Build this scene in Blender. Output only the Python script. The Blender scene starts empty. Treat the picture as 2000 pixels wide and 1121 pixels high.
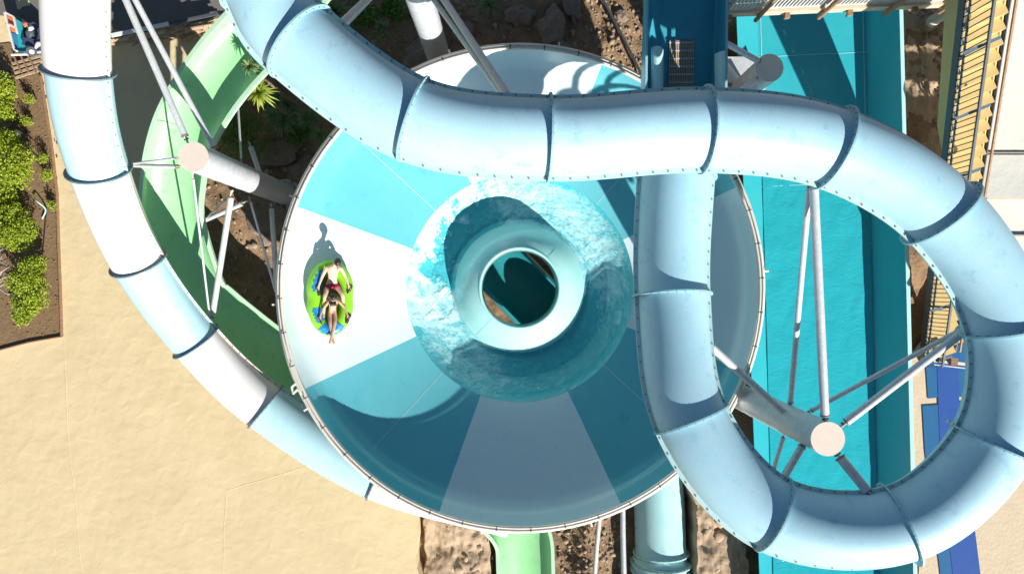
import bpy, bmesh, math, random
from math import sin, cos, pi, radians as R_, sqrt, atan2
from mathutils import Vector, Matrix, Quaternion, noise
random.seed(7)
SC = bpy.context.scene
# ---------------------------------------------------------------- camera, sky, sun, exposure
H = 21.5                                   # camera height over the sand, metres
F = 2000*24/36.0
cam_d = bpy.data.cameras.new('camera'); cam = bpy.data.objects.new('camera', cam_d)
SC.collection.objects.link(cam); SC.camera = cam
cam.location = (0, 0, H); cam.rotation_euler = (0, 0, 0)
cam_d.lens = 24; cam_d.sensor_width = 36; cam_d.clip_end = 500
SUN_EL, SUN_AZ = 28.0, 150.0
w = bpy.data.worlds.new('World'); SC.world = w; w.use_nodes = True
nt = w.node_tree; bg = nt.nodes['Background']
sky = nt.nodes.new('ShaderNodeTexSky'); sky.sky_type = 'NISHITA'; sky.sun_disc = False
sky.sun_elevation = R_(SUN_EL); sky.sun_rotation = R_(SUN_AZ)
nt.links.new(sky.outputs[0], bg.inputs[0]); bg.inputs[1].default_value = 0.05
sky.air_density = 1.0; sky.dust_density = 0.0; sky.ozone_density = 1.0
sd = bpy.data.lights.new('sun', 'SUN'); sd.energy = 5.0; sd.angle = R_(0.5); sd.color = (1.0, 0.95, 0.87)
so = bpy.data.objects.new('sun', sd); SC.collection.objects.link(so)
tosun = Vector((sin(R_(SUN_AZ))*cos(R_(SUN_EL)), cos(R_(SUN_AZ))*cos(R_(SUN_EL)), sin(R_(SUN_EL))))
so.rotation_euler = tosun.to_track_quat('Z', 'Y').to_euler(); so.location = tosun*60
SC.view_settings.view_transform = 'Standard'; SC.view_settings.look = 'None'
SC.view_settings.exposure = 0.74; SC.view_settings.gamma = 1
SC.render.engine = 'CYCLES'

# ---------------------------------------------------------------- helpers
def W(px, py, D):                          # photo direction taken out to depth D below the camera
    return Vector(((px-1000)*D/F, (560.5-py)*D/F, H-D))
def V(*a): return Vector(a)

class MB:
    def __init__(s): s.v = []; s.f = []; s.m = []; s.mats = []; s.sm = []
    def mi(s, mat):
        if mat not in s.mats: s.mats.append(mat)
        return s.mats.index(mat)
    def add(s, vs, fs, mat, smooth=True):
        o = len(s.v); s.v += [tuple(x) for x in vs]; k = s.mi(mat)
        for f in fs: s.f.append(tuple(o+i for i in f)); s.m.append(k); s.sm.append(smooth)
    def box(s, c, size, mat, rot=None):
        x, y, z = [a/2 for a in size]
        vs = [V(i, j, k) for i in (-x, x) for j in (-y, y) for k in (-z, z)]
        if rot is not None: vs = [rot @ q for q in vs]
        c = Vector(c)
        s.add([c+q for q in vs], [(0,1,3,2),(4,6,7,5),(0,4,5,1),(2,3,7,6),(0,2,6,4),(1,5,7,3)], mat, False)
    def beam(s, a, b, wd, ht, mat):         # box from a to b
        a = Vector(a); b = Vector(b); d = b-a; L = d.length
        q = d.to_track_quat('X', 'Z').to_matrix()
        s.box((a+b)/2, (L, wd, ht), mat, q)
    def cyl(s, a, b, r, mat, n=16, r2=None, caps=True):
        a = Vector(a); b = Vector(b); r2 = r if r2 is None else r2
        q = (b-a).to_track_quat('Z', 'Y').to_matrix()
        vs = []
        for p, rr in ((a, r), (b, r2)):
            for i in range(n):
                t = 2*pi*i/n; vs.append(p + q @ V(rr*cos(t), rr*sin(t), 0))
        s.add(vs, [(i, (i+1) % n, n+(i+1) % n, n+i) for i in range(n)], mat, True)
        if caps: 
            o = len(s.v)
            s.add(vs, [tuple(range(n-1, -1, -1)), tuple(range(n, 2*n))], mat, False)
    def poly(s, pts, mat, h=0.0):           # flat polygon, h = thickness downwards
        n = len(pts); fs = [tuple(range(n))]
        vs = list(map(Vector, pts))
        if h:
            vs += [p-V(0,0,h) for p in vs[:n]]
            fs += [tuple(range(2*n-1, n-1, -1))] + [(i, n+i, n+(i+1) % n, (i+1) % n) for i in range(n)]
        s.add(vs, fs, mat, False)
    def loft(s, rings, mat, closed=True, smooth=True, cap=False):
        n = len(rings[0]); vs = [p for r in rings for p in r]; fs = []
        for k in range(len(rings)-1):
            for i in range(n if closed else n-1):
                j = (i+1) % n
                fs.append((k*n+i, k*n+j, (k+1)*n+j, (k+1)*n+i))
        s.add(vs, fs, mat, smooth)
        if cap:
            s.add(rings[0], [tuple(range(n-1, -1, -1))], mat, False); s.add(rings[-1], [tuple(range(n))], mat, False)
    def ico(s, c, r, mat, sub=1, amp=0.25, sq=(1,1,1), seed=0, fr=1.6):
        b = bmesh.new(); bmesh.ops.create_icosphere(b, subdivisions=sub, radius=1)
        vs = []
        rz = Matrix.Rotation(seed*1.7, 3, 'Z')
        for v in b.verts:
            k = 1+amp*noise.noise(v.co*fr+V(seed*3.1, seed*1.3, seed*7.7))*1.6
            p = V(v.co.x*sq[0], v.co.y*sq[1], v.co.z*sq[2])*k*r
            vs.append(Vector(c)+rz @ p)
        fs = [tuple(v.index for v in f.verts) for f in b.faces]; b.free()
        s.add(vs, fs, mat, sub > 1)
    def build(s, name, parent=None, autos=True):
        me = bpy.data.meshes.new(name); me.from_pydata(s.v, [], s.f)
        for m in s.mats: me.materials.append(m)
        me.polygons.foreach_set('material_index', s.m); me.polygons.foreach_set('use_smooth', s.sm)
        me.update()
        o = bpy.data.objects.new(name, me); SC.collection.objects.link(o)
        if parent is not None: o.parent = parent
        return o
def tag(o, label=None, cat=None, group=None, kind=None):
    if label: o['label'] = label
    if cat: o['category'] = cat
    if group: o['group'] = group
    if kind: o['kind'] = kind
    return o
def thing(name, label, cat, group=None, loc=(0,0,0)):
    o = bpy.data.objects.new(name, None); SC.collection.objects.link(o); o.location = loc
    o.empty_display_size = 0.2
    return tag(o, label, cat, group)
def piece(name, parent, fn, label=None):
    m = MB(); fn(m); o = m.build(name, parent)
    if parent is not None and parent.type == 'EMPTY' and parent.location.length > 0 and 'local' not in parent:
        o.matrix_parent_inverse = Matrix.Translation(-parent.location)
    if label: o['label'] = label
    return o

def cat(P, n):                              # catmull-rom through tuples; returns dense list and the sample index of each knot
    P = [Vector(p) if len(p) < 4 else Vector(p) for p in P]
    out = []; kn = []
    for i in range(len(P)-1):
        p0 = P[i-1] if i else 2*P[0]-P[1]; p1 = P[i]; p2 = P[i+1]
        p3 = P[i+2] if i+2 < len(P) else 2*P[-1]-P[-2]
        kn.append(len(out))
        for k in range(n):
            t = k/n
            out.append(0.5*((2*p1)+(p2-p0)*t+(2*p0-5*p1+4*p2-p3)*t*t+(3*p1-p0-3*p2+p3)*t**3))
    kn.append(len(out)); out.append(P[-1].copy())
    return out, kn
def frames(pts):
    fr = []
    for i, p in enumerate(pts):
        a = pts[max(0, i-1)]; b = pts[min(len(pts)-1, i+1)]
        t = (b-a).normalized(); s = t.cross(V(0,0,1)).normalized(); u = s.cross(t).normalized()
        fr.append((p, t, s, u))             # s points to the right of travel
    return fr

# ---------------------------------------------------------------- materials
def mat(name, col, rough=0.5, col2=None, sc=3.0, f=0.5, bump=0.0, bsc=20.0, bd=0.02, grain=0.0, gsc=60, spec=0.5,
        metal=0.0, coat=0.0, sub=None, stain=None, ssc=1.2, sth=0.6):
    m = bpy.data.materials.new(name); m.use_nodes = True; t = m.node_tree; N = t.nodes; L = t.links
    b = N['Principled BSDF']; b.inputs['Roughness'].default_value = rough
    b.inputs['Specular IOR Level'].default_value = spec; b.inputs['Metallic'].default_value = metal
    b.inputs['Coat Weight'].default_value = coat; b.inputs['Coat Roughness'].default_value = 0.12
    g = N.new('ShaderNodeNewGeometry')
    cur = None
    def noi(scale, det=4, ro=0.6):
        n = N.new('ShaderNodeTexNoise'); n.inputs['Scale'].default_value = scale; n.inputs['Detail'].default_value = det
        n.inputs['Roughness'].default_value = ro; L.new(g.outputs['Position'], n.inputs['Vector']); return n.outputs[0]
    def ramp(x, a, c):
        r = N.new('ShaderNodeMapRange'); r.inputs[1].default_value = a; r.inputs[2].default_value = c
        L.new(x, r.inputs[0]); return r.outputs[0]
    def mix(fac, A, B):
        x = N.new('ShaderNodeMix'); x.data_type = 'RGBA'
        if isinstance(fac, float): x.inputs[0].default_value = fac
        else: L.new(fac, x.inputs[0])
        for s_, q in ((x.inputs[6], A), (x.inputs[7], B)):
            if isinstance(q, tuple): s_.default_value = q+(1,) if len(q) == 3 else q
            else: L.new(q, s_)
        return x.outputs[2]
    cur = tuple(col)
    if col2: cur = mix(ramp(noi(sc), 0.5-f*0.5, 0.5+f*0.5), cur, tuple(col2))
    if stain: cur = mix(ramp(noi(ssc, 6, 0.7), sth, sth+0.13), cur, tuple(stain))
    if grain:
        gg = ramp(noi(gsc, 2, 0.8), 0.25, 0.75)
        cm = N.new('ShaderNodeMapRange'); cm.inputs[3].default_value = 1-grain; cm.inputs[4].default_value = 1+grain*0.6
        L.new(gg, cm.inputs[0])
        x = N.new('ShaderNodeVectorMath'); x.operation = 'SCALE'
        if isinstance(cur, tuple): x.inputs[0].default_value = cur[:3]
        else: L.new(cur, x.inputs[0])
        L.new(cm.outputs[0], x.inputs[3]); cur = x.outputs[0]
    if isinstance(cur, tuple): b.inputs['Base Color'].default_value = cur[:3]+(1,)
    else: L.new(cur, b.inputs['Base Color'])
    if bump:
        bp = N.new('ShaderNodeBump'); bp.inputs['Strength'].default_value = bump; bp.inputs['Distance'].default_value = bd
        L.new(noi(bsc, 5, 0.6), bp.inputs['Height']); L.new(bp.outputs[0], b.inputs['Normal'])
    return m
M = {}
M['tube'] = mat('tube_fiberglass', (.35,.60,.725), .46, (.42,.65,.75), 1.4, .6, stain=(.28,.52,.65), ssc=2.4, sth=.57, grain=.09, gsc=38, spec=.35)
M['tube_fl'] = mat('tube_flange', (.40,.64,.68), .5, (.52,.66,.62), 3, .6, stain=(.62,.50,.36), ssc=1.7, sth=.60, grain=.08, gsc=30)
M['tube_ring'] = mat('joint_ring', (.24,.46,.56), .5, (.30,.52,.60), 3, .6, grain=.1, gsc=40)
M['ringd'] = mat('joint_ring_grey', (.16,.24,.28), .5, (.2,.28,.32), 4, .6, grain=.1)
M['bolt'] = mat('bolt_steel', (.16,.15,.14), .5, (.3,.2,.13), 30, .6)
M['white_t'] = mat('white_fiberglass', (.80,.79,.79), .4, (.84,.82,.80), 1.5, .6, grain=.03, gsc=40, stain=(.72,.70,.68), ssc=2.5, sth=.62)
M['white_fl'] = mat('white_flange', (.74,.70,.64), .5, (.66,.56,.46), 4, .5, grain=.1)
M['blue_t'] = mat('pale_blue_fiberglass', (.40,.66,.76), .38, (.46,.70,.78), 1.4, .6, grain=.03, gsc=40, stain=(.33,.60,.70), ssc=2.5, sth=.6)
M['cyan_t'] = mat('cyan_fiberglass', (.42,.74,.76), .38, (.52,.78,.78), 1.6, .6, grain=.04, gsc=40, stain=(.34,.62,.62), ssc=3.0, sth=.58)
M['bowl_w'] = mat('bowl_white_gelcoat', (.63,.745,.775), .2, (.68,.765,.78), 1.2, .6, stain=(.57,.68,.72), ssc=2.0, sth=.6, bump=.12, bsc=5, bd=.02, grain=.02, gsc=30)
M['bowl_t'] = mat('bowl_teal_gelcoat', (.115,.45,.525), .18, (.14,.48,.55), 1.2, .6, stain=(.075,.40,.50), ssc=2.0, sth=.6, bump=.12, bsc=5, bd=.02, grain=.03, gsc=30)
M['funnel'] = mat('funnel_gelcoat', (.36,.72,.71), .2, (.44,.77,.74), 1.5, .6, bump=.1, bsc=8, bd=.02)
M['rimw'] = mat('rim_white', (.78,.77,.72), .45, (.66,.62,.55), 3, .5, grain=.08)
M['pvc'] = mat('pipe_offwhite', (.60,.56,.50), .5, (.70,.66,.60), 5, .6, grain=.08)
M['black'] = mat('black_rubber', (.02,.02,.022), .6)
M['galv'] = mat('galvanised_steel', (.50,.52,.55), .42, (.62,.64,.67), 6, .5, metal=.12, grain=.18, gsc=25, bump=.15, bsc=40, bd=.01)
M['capm'] = mat('column_cap_primer', (.70,.58,.50), .6, (.74,.64,.55), 4, .6, grain=.05, stain=(.55,.45,.38), ssc=3, sth=.63)
M['green'] = mat('green_fiberglass', (.27,.62,.29), .3, (.35,.68,.36), 1.3, .6, grain=.06, gsc=35, stain=(.20,.52,.22), ssc=2.4, sth=.58)
M['green_l'] = mat('green_flange', (.36,.58,.42), .45, (.46,.66,.46), 3, .6, grain=.06)
M['lane'] = mat('lane_gelcoat', (.025,.39,.46), .25, (.05,.43,.49), .8, .6, bump=.3, bsc=5, bd=.015, grain=.05, gsc=25, stain=(.05,.42,.49), ssc=1.0, sth=.6)
M['lane_seam'] = mat('lane_seam_filler', (.35,.68,.72), .5)
M['flume'] = mat('flume_blue', (.05,.36,.48), .3, (.06,.40,.5), 2, .6, grain=.06)
M['trough'] = mat('trough_teal', (.02,.24,.28), .35, (.03,.28,.31), 2, .6)
M['yellow'] = mat('step_yellow', (.60,.44,.18), .6, (.66,.50,.23), 3, .6, grain=.08, gsc=30)
M['rail'] = mat('rail_paint', (.06,.07,.08), .45, (.09,.10,.11), 6, .6)
M['railb'] = mat('rail_bluegrey', (.16,.25,.32), .5)
M['canvas'] = mat('canopy_fabric', (.76,.73,.66), .8, (.80,.76,.68), .9, .6, bump=.3, bsc=2.5, bd=.05, grain=.03)
M['canvas2'] = mat('canopy_fabric_grey', (.60,.60,.55), .8, (.66,.65,.59), 1.2, .6, bump=.3, bsc=4, bd=.04)
M['deckw'] = mat('deck_wood_pale', (.66,.54,.40), .7, (.56,.44,.32), 4, .6, grain=.15, gsc=18)
M['slat'] = mat('slat_grey', (.62,.62,.60), .6, (.5,.5,.5), 8, .5)
M['wood'] = mat('timber_brown', (.26,.15,.09), .7, (.34,.21,.12), 5, .6, grain=.3, gsc=12)
M['dark'] = mat('dark_metal', (.05,.06,.07), .6)
M['mat1'] = mat('mat_royal_blue', (.01,.075,.33), .8, (.015,.09,.36), 3, .6, grain=.15, gsc=70, stain=(.03,.12,.34), ssc=3, sth=.62)
M['mat2'] = mat('mat_cobalt', (.005,.11,.29), .8, (.01,.13,.31), 3, .6, grain=.15, gsc=70)
M['log'] = mat('driftwood', (.34,.24,.15), .85, (.48,.36,.24), 5, .6, grain=.35, gsc=14, bump=.6, bsc=12, bd=.03)
M['white'] = mat('painted_white', (.78,.78,.76), .5, (.66,.66,.64), 6, .5)
M['orange'] = mat('painted_orange', (.70,.14,.05), .5, (.75,.22,.08), 5, .6)
M['tealp'] = mat('painted_teal', (.02,.30,.36), .5, (.03,.40,.42), 5, .6)
M['bluep'] = mat('painted_blue', (.02,.16,.34), .5, (.04,.25,.42), 4, .6)
M['navy'] = mat('painted_navy', (.03,.05,.10), .5, (.06,.08,.14), 4, .6)
M['rock'] = mat('boulder', (.20,.15,.12), .9, (.29,.22,.17), 2, .6, grain=.25, gsc=14, bump=.8, bsc=7, bd=.06)
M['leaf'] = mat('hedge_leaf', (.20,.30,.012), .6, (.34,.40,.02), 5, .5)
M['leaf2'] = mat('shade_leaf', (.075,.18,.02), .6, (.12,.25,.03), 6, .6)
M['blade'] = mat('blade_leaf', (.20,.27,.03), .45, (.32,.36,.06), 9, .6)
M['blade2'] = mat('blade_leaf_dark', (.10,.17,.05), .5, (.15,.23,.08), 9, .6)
M['twig'] = mat('twig', (.16,.11,.08), .8, (.24,.18,.13), 10, .6)
M['skin1'] = mat('skin_light', (.66,.40,.29), .5, (.72,.45,.34), 12, .6)
M['skin2'] = mat('skin_tan', (.50,.29,.19), .5, (.56,.33,.22), 12, .6)
M['hair'] = mat('hair_dark', (.018,.012,.009), .5, (.035,.022,.015), 25, .6)
M['shorts'] = mat('shorts_crimson', (.30,.01,.05), .7, (.38,.02,.07), 12, .5)
M['bikini'] = mat('swimwear_black', (.012,.016,.026), .6)
M['raftg'] = mat('raft_lime', (.22,.56,.02), .35, (.27,.62,.03), 4, .6, grain=.04)
M['raftb'] = mat('raft_blue', (.012,.16,.46), .4, (.02,.26,.55), 8, .5)
M['raftc'] = mat('raft_sky', (.12,.62,.78), .4)
M['dust'] = mat('rubble', (.30,.22,.15), .95, (.42,.32,.22), 8, .6, grain=.3, gsc=30)

def sand_mat():
    m = mat('sand_surface', (.62,.495,.29), .9, (.71,.575,.35), .55, .5, grain=.08, gsc=60, stain=(.62,.51,.31), ssc=.7, sth=.6)
    t = m.node_tree; N = t.nodes; L = t.links; b = N['Principled BSDF']; g = N.new('ShaderNodeNewGeometry')
    a = N.new('ShaderNodeTexNoise'); a.inputs['Scale'].default_value = 2.3; a.inputs['Detail'].default_value = 2.0; a.inputs['Distortion'].default_value = .35
    c = N.new('ShaderNodeTexNoise'); c.inputs['Scale'].default_value = 14; c.inputs['Detail'].default_value = 4
    for n in (a, c): L.new(g.outputs['Position'], n.inputs['Vector'])
    b1 = N.new('ShaderNodeBump'); b1.inputs['Strength'].default_value = .26; b1.inputs['Distance'].default_value = .08
    b2 = N.new('ShaderNodeBump'); b2.inputs['Strength'].default_value = .08; b2.inputs['Distance'].default_value = .02
    L.new(a.outputs[0], b1.inputs['Height']); L.new(c.outputs[0], b2.inputs['Height'])
    L.new(b1.outputs[0], b2.inputs['Normal']); L.new(b2.outputs[0], b.inputs['Normal']); return m
M['sand'] = sand_mat()
M['soil'] = mat('planter_soil', (.19,.12,.06), .95, (.26,.165,.085), 2.2, .6, grain=.25, gsc=40, bump=.6, bsc=14, bd=.05)
M['pave'] = mat('cream_pavement', (.62,.50,.35), .9, (.70,.57,.40), 2, .6, grain=.12, gsc=40, bump=.4, bsc=9, bd=.03)
def dirt_mat():
    m = mat('dirt', (.19,.115,.065), .95, (.38,.255,.15), 1.1, .4, grain=.35, gsc=28, bump=.8, bsc=9, bd=.06, stain=(.13,.08,.05), ssc=2.2, sth=.56)
    return m
M['dirt'] = dirt_mat()
M['dirt2'] = mat('packed_earth', (.40,.29,.19), .9, (.50,.37,.25), 1.3, .5, grain=.14, gsc=30, bump=.5, bsc=5, bd=.06, stain=(.27,.19,.12), ssc=2.6, sth=.6)

def water_mat(name, base, foamc, th, scale, bst=.4):
    m = bpy.data.materials.new(name); m.use_nodes = True; t = m.node_tree; N = t.nodes; L = t.links
    b = N['Principled BSDF']; at = N.new('ShaderNodeAttribute'); at.attribute_name = 'foam'
    fl = N.new('ShaderNodeAttribute'); fl.attribute_name = 'flow'      # position along and across the current
    def noi(sc, det, dist, ro=.6):
        n = N.new('ShaderNodeTexNoise'); n.inputs['Scale'].default_value = sc; n.inputs['Detail'].default_value = det
        n.inputs['Distortion'].default_value = dist; n.inputs['Roughness'].default_value = ro; L.new(fl.outputs['Vector'], n.inputs['Vector']); return n.outputs[0]
    def mth(op, a, c, d=None):
        x = N.new('ShaderNodeMath'); x.operation = op
        for k, q in enumerate((a, c, d)):
            if q is None: continue
            if isinstance(q, (int, float)): x.inputs[k].default_value = q
            else: L.new(q, x.inputs[k])
        return x.outputs[0]
    n1 = noi(scale, 3, 1.0); n2 = noi(scale*.4, 6, 1.2, .6)
    ridge_ = mth('SUBTRACT', 1.0, mth('MULTIPLY', mth('ABSOLUTE', mth('SUBTRACT', n1, .5), 0), 7.0))     # thin bright filaments
    ridge_ = mth('MAXIMUM', ridge_, 0.0)
    h = mth('MULTIPLY_ADD', ridge_, .30, n2)
    val = mth('ADD', mth('MULTIPLY_ADD', ridge_, .22, mth('MULTIPLY', n2, .8)), at.outputs['Fac'])
    r2 = N.new('ShaderNodeMapRange'); r2.inputs[1].default_value = th; r2.inputs[2].default_value = th+.5; L.new(val, r2.inputs[0])
    mx = N.new('ShaderNodeMix'); mx.data_type = 'RGBA'; L.new(r2.outputs[0], mx.inputs[0])
    mx.inputs[6].default_value = base+(1,); mx.inputs[7].default_value = foamc+(1,)
    L.new(mx.outputs[2], b.inputs['Base Color'])
    rr = N.new('ShaderNodeMapRange'); rr.inputs[3].default_value = .10; rr.inputs[4].default_value = .6; L.new(r2.outputs[0], rr.inputs[0]); L.new(rr.outputs[0], b.inputs['Roughness'])
    bp = N.new('ShaderNodeBump'); bp.inputs['Strength'].default_value = bst; bp.inputs['Distance'].default_value = .04
    L.new(h, bp.inputs['Height']); L.new(bp.outputs[0], b.inputs['Normal'])
    return m
M['water'] = water_mat('bowl_water', (.065,.45,.52), (.58,.79,.81), .42, 6.5)

# ---------------------------------------------------------------- ground
BC = V(.225, -.03, 0)                       # bowl axis
def ss(a, b, x):
    t = min(1, max(0, (x-a)/(b-a))); return t*t*(3-2*t)
def gz(x, y):
    r = sqrt((x-BC.x)**2+(y-BC.y)**2)
    z = -0.75
    z += -1.35*(1-ss(6.0, 8.2, r))
    z += -0.9*(1-ss(1.0, 2.6, abs(x-4.9)))*(1-ss(-7, -4, y))   # trench of the exit tube
    z += -0.5*(1-ss(1.0, 2.2, abs(x-.5)))*(1-ss(-7.5, -5, y))
    z += .55*ss(11.4, 12.2, x)*ss(-1, 1, y)                     # earth bank by the stairs
    n = noise.fractal(V(x*.6, y*.6, 3.1), 1.0, 2.0, 5)
    n2 = noise.fractal(V(x*2.6, y*2.6, 9.1), 1.0, 2.0, 4)
    z += .16*n + .07*n2
    return z
def ground(m):
    x0, x1, y0, y1, s = -13.5, 17.5, -11.5, 11.5, .11
    nx = int((x1-x0)/s); ny = int((y1-y0)/s); vs = []; fs = []
    for j in range(ny+1):
        for i in range(nx+1):
            x = x0+i*(x1-x0)/nx; y = y0+j*(y1-y0)/ny
            e = min(i, j, nx-i, ny-j)
            z = gz(x, y) if e > 0 else -.75
            vs.append((x, y, z))
    for j in range(ny):
        for i in range(nx):
            a = j*(nx+1)+i; fs.append((a, a+1, a+nx+2, a+nx+1))
    m.add(vs, fs, M['dirt'])
    o = [(x0,y0,-.75),(x1,y0,-.75),(x1,y1,-.75),(x0,y1,-.75)]; B = 220
    q = [(-B,-B,-.75),(B,-B,-.75),(B,B,-.75),(-B,B,-.75)]
    m.add(o+q, [(4,5,1,0),(5,6,2,1),(6,7,3,2),(7,4,0,3)], M['dirt'], False)
tag(piece('ground', None, ground), 'dark brown earth under and around the slides', kind='structure')

def sheet(name, outline, z, mt, h, label, s=.25, amp=0, jag=0.0):
    # outline polygon (world xy), triangulated by a grid fill, with real thickness
    bm = bmesh.new(); pts = []
    n = len(outline)
    for i in range(n):
        a = Vector(outline[i]); b = Vector(outline[(i+1) % n]); L = (b-a).length; k = max(1, min(60, int(L/.3))) if jag else 1
        for q in range(k):
            p = a.lerp(b, q/k)
            if jag and q: p += V(noise.noise(V(p.x*1.3, p.y*1.3, 0)), noise.noise(V(p.x*1.3, p.y*1.3, 5)))*jag
            pts.append(p)
    m = MB(); m.poly([V(p.x, p.y, z) for p in pts], mt, h)
    o = m.build(name); bm.free()
    return tag(o, label, kind='structure')
def g2(px, py, z=0): p = W(px, py, H-z); return V(p.x, p.y)
sandL = [g2(-3000,-2500), g2(470,-2500), g2(470,-60), g2(448,70), g2(400,170), g2(352,300), g2(340,450), g2(400,590), g2(520,720), g2(640,860),
         g2(815,1000), g2(817,1050), g2(812,1085), g2(822,1130), g2(822,3500), g2(-3000,3500)]
sheet('sand', sandL, 0, M['sand'], .85, 'pale yellow sand surface filling the left side', jag=.10)
# sand seams: shallow ridges of the sheet below the sand
def ridge(pts, r=.011):
    def f(m):
        P, k = cat([V(g2(a, b).x, g2(a, b).y, -.006) for a, b in pts], 14)
        P = [p+V(noise.noise(p*1.5)*.03, noise.noise(p*1.5+V(5,5,5))*.03, 0) for p in P]
        rings = [[p+s*(cos(t)*r*1.6)+V(0,0,1)*(sin(t)*r) for t in [pi*i/5 for i in range(6)]] for p, T, s, u in frames(P)]
        m.loft(rings, M['sand'], closed=False)
    return f
for pts in ([(125,660),(133,850),(145,960),(160,1130)], [(445,955),(520,935),(630,900)], [(442,965),(437,1060),(436,1130)]):
    tag(piece('sand_seam', None, ridge(pts)), 'thin raised seam running across the sand', kind='structure')
M['sand_shade'] = mat('painted_sand_shade', (.15,.14,.125), .9, (.18,.165,.145), 1.5, .6, grain=.2, gsc=50, bump=.4, bsc=12, bd=.02)  # dark colour that paints the shade lying on the sand
sheet('sand_shade', [g2(-400,-600), g2(468,-600), g2(460,30), g2(330,56), g2(215,78), g2(88,66), g2(64,44), g2(30,33), g2(-400,10)], .006, M['sand_shade'], .03, 'dark grey sheet painting the shade on the sand at the top left', jag=.03)
sheet('lit_sand_patch', [g2(24,-30), g2(46,-30), g2(60,11), g2(44,14), g2(40,20), g2(34,18)], .012, M['sand'], .02, 'pale sand sheet painting the lit patch inside the dark shade')  # sand-coloured sheet standing in for the sunlit gap in the painted shade
# planter bed
def planter(m):
    pts = [(-60,95),(20,85),(60,118),(82,150),(92,215),(105,300),(114,380),(117,480),(120,560),(123,657),(60,668),(0,684),(-120,705),(-200,300)]
    P = []
    for a, b in pts: q = g2(a, b); P.append(q)
    m.poly([V(p.x, p.y, .035) for p in P], M['soil'], .12)
    # clumpy crumbs
    for i in range(260):
        x = random.uniform(0, 116); y = random.uniform(150, 655)
        q = g2(x, y); m.ico((q.x, q.y, .04), random.uniform(.015, .04), M['soil'], 1, .3, (1,1,.6), i)
tag(piece('planting_bed', None, planter), 'brown soil bed with raised edge along the left border', kind='structure')
def edging(m):
    P = [g2(*a) for a in [(82,150),(92,215),(105,300),(114,380),(117,480),(120,560),(123,657),(60,668),(0,684),(-120,705)]]
    for a, b in zip(P[:-1], P[1:]): m.beam(V(a.x,a.y,.04), V(b.x,b.y,.04), .035, .13, M['wood'])
tag(piece('bed_edging', None, edging), 'thin dark timber edging around the soil bed', 'edging')
# south packed earth and pavement east
def mound(corners, base, amp, seed, label):
    def f(m):
        nx, ny = 56, 70; vs = []; fs = []
        for j in range(ny+1):
            for i in range(nx+1):
                u = i/nx; v = j/ny
                a = Vector(corners[0]).lerp(Vector(corners[1]), u); b = Vector(corners[3]).lerp(Vector(corners[2]), u); p = a.lerp(b, v)
                q = g2(p.x, p.y, base); e = min(u, 1-u)*nx
                if e < 3: q += V(noise.noise(V(q.x*1.5, q.y*1.5, seed)), 0)*.22
                n_ = noise.fractal(V(q.x*1.1, q.y*1.1, seed), 1, 2, 5); n2 = abs(noise.fractal(V(q.x*2.2, q.y*2.2, seed+4), .9, 2, 4))
                z = base+amp*n_+amp*.9*(.3-n2)
                if e < 1: z = -1.6
                vs.append((q.x, q.y, z))
        for j in range(ny):
            for i in range(nx): a = j*(nx+1)+i; fs.append((a, a+nx+1, a+nx+2, a+1))
        m.add(vs, fs, M['dirt2'])
    tag(piece('packed_earth', None, f), label, kind='structure')
mound([(826,985),(958,975),(964,1300),(824,1300)], -.52, .14, 2, 'pale rough packed earth beside the green slide exit')
mound([(1350,930),(1462,960),(1468,1300),(1372,1300)], -.15, .13, 7, 'rough packed earth between the teal tube and the blue lanes')
sheet('pavement', [g2(1768,700), g2(1800,690), g2(1830,655), g2(2600,600), g2(2600,2200), g2(1810,2200), g2(1795,1121), g2(1780,900)], -.02, M['pave'], .5, 'cream pavement right of the blue lanes', jag=.06)
sheet('pavement', [g2(1868,20), g2(1885,-100), g2(2600,-100), g2(2600,640), g2(1835,640), g2(1845,300)], -.06, M['pave'], .5, 'cream pavement strip beside the stairs', jag=.06)
# sheet on the earth bank
mound([(1758,-60),(1872,-60),(1838,420),(1762,420)], -.15, .14, 12, 'sunlit earth bank between the lanes and the stairs')

# ---------------------------------------------------------------- the bowl
bowl = thing('slide_bowl', 'large round raft bowl with white and teal wedges and a central drain hole', 'water slide bowl')
PROF = [(6.29,3.46),(6.26,3.30),(6.22,3.02),(6.14,2.80),(6.0,2.63),(5.8,2.53),(5.4,2.37),(4.9,2.16),(4.4,1.95),(3.9,1.74),(3.5,1.57),(3.34,1.50)]
INN = [(3.34, 1.5), (3.25, 1.38), (3.1, 1.15), (2.8, 0.9), (2.4, 0.68), (2.15, 0.66), (2.0, 0.82), (1.88, 1.03), (1.72, 1.38), (1.54, 1.65), (1.34, 1.83), (1.18, 1.91)]
def shell(m):
    NS = 24; 
    def pt(r, a, z): return V(BC.x+r*cos(a), BC.y+r*sin(a), z)
    for k in range(8):
        a0 = R_(25+45*k); mt = M['bowl_w'] if k % 2 == 1 else M['bowl_t']
        for (ra, za), (rb, zb) in zip(PROF[:-1], PROF[1:]):
            vs = []; fs = []
            for i in range(NS+1):
                a = a0+R_(45)*i/NS; vs += [pt(ra, a, za), pt(rb, a, zb)]
            for i in range(NS): fs.append((2*i, 2*i+1, 2*i+3, 2*i+2)[::-1])
            m.add(vs, fs, mt)
    n = 128
    rings = [[pt(r+.02, 2*pi*i/n, z-.07) for i in range(n)] for r, z in PROF]
    m.loft(rings, M['white_t'])
sh = piece('shell', bowl, shell)
bm = bmesh.new(); bm.from_mesh(sh.data); bmesh.ops.remove_doubles(bm, verts=bm.verts, dist=.002); bmesh.ops.recalc_face_normals(bm, faces=bm.faces)
bm.to_mesh(sh.data); bm.free()
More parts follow.
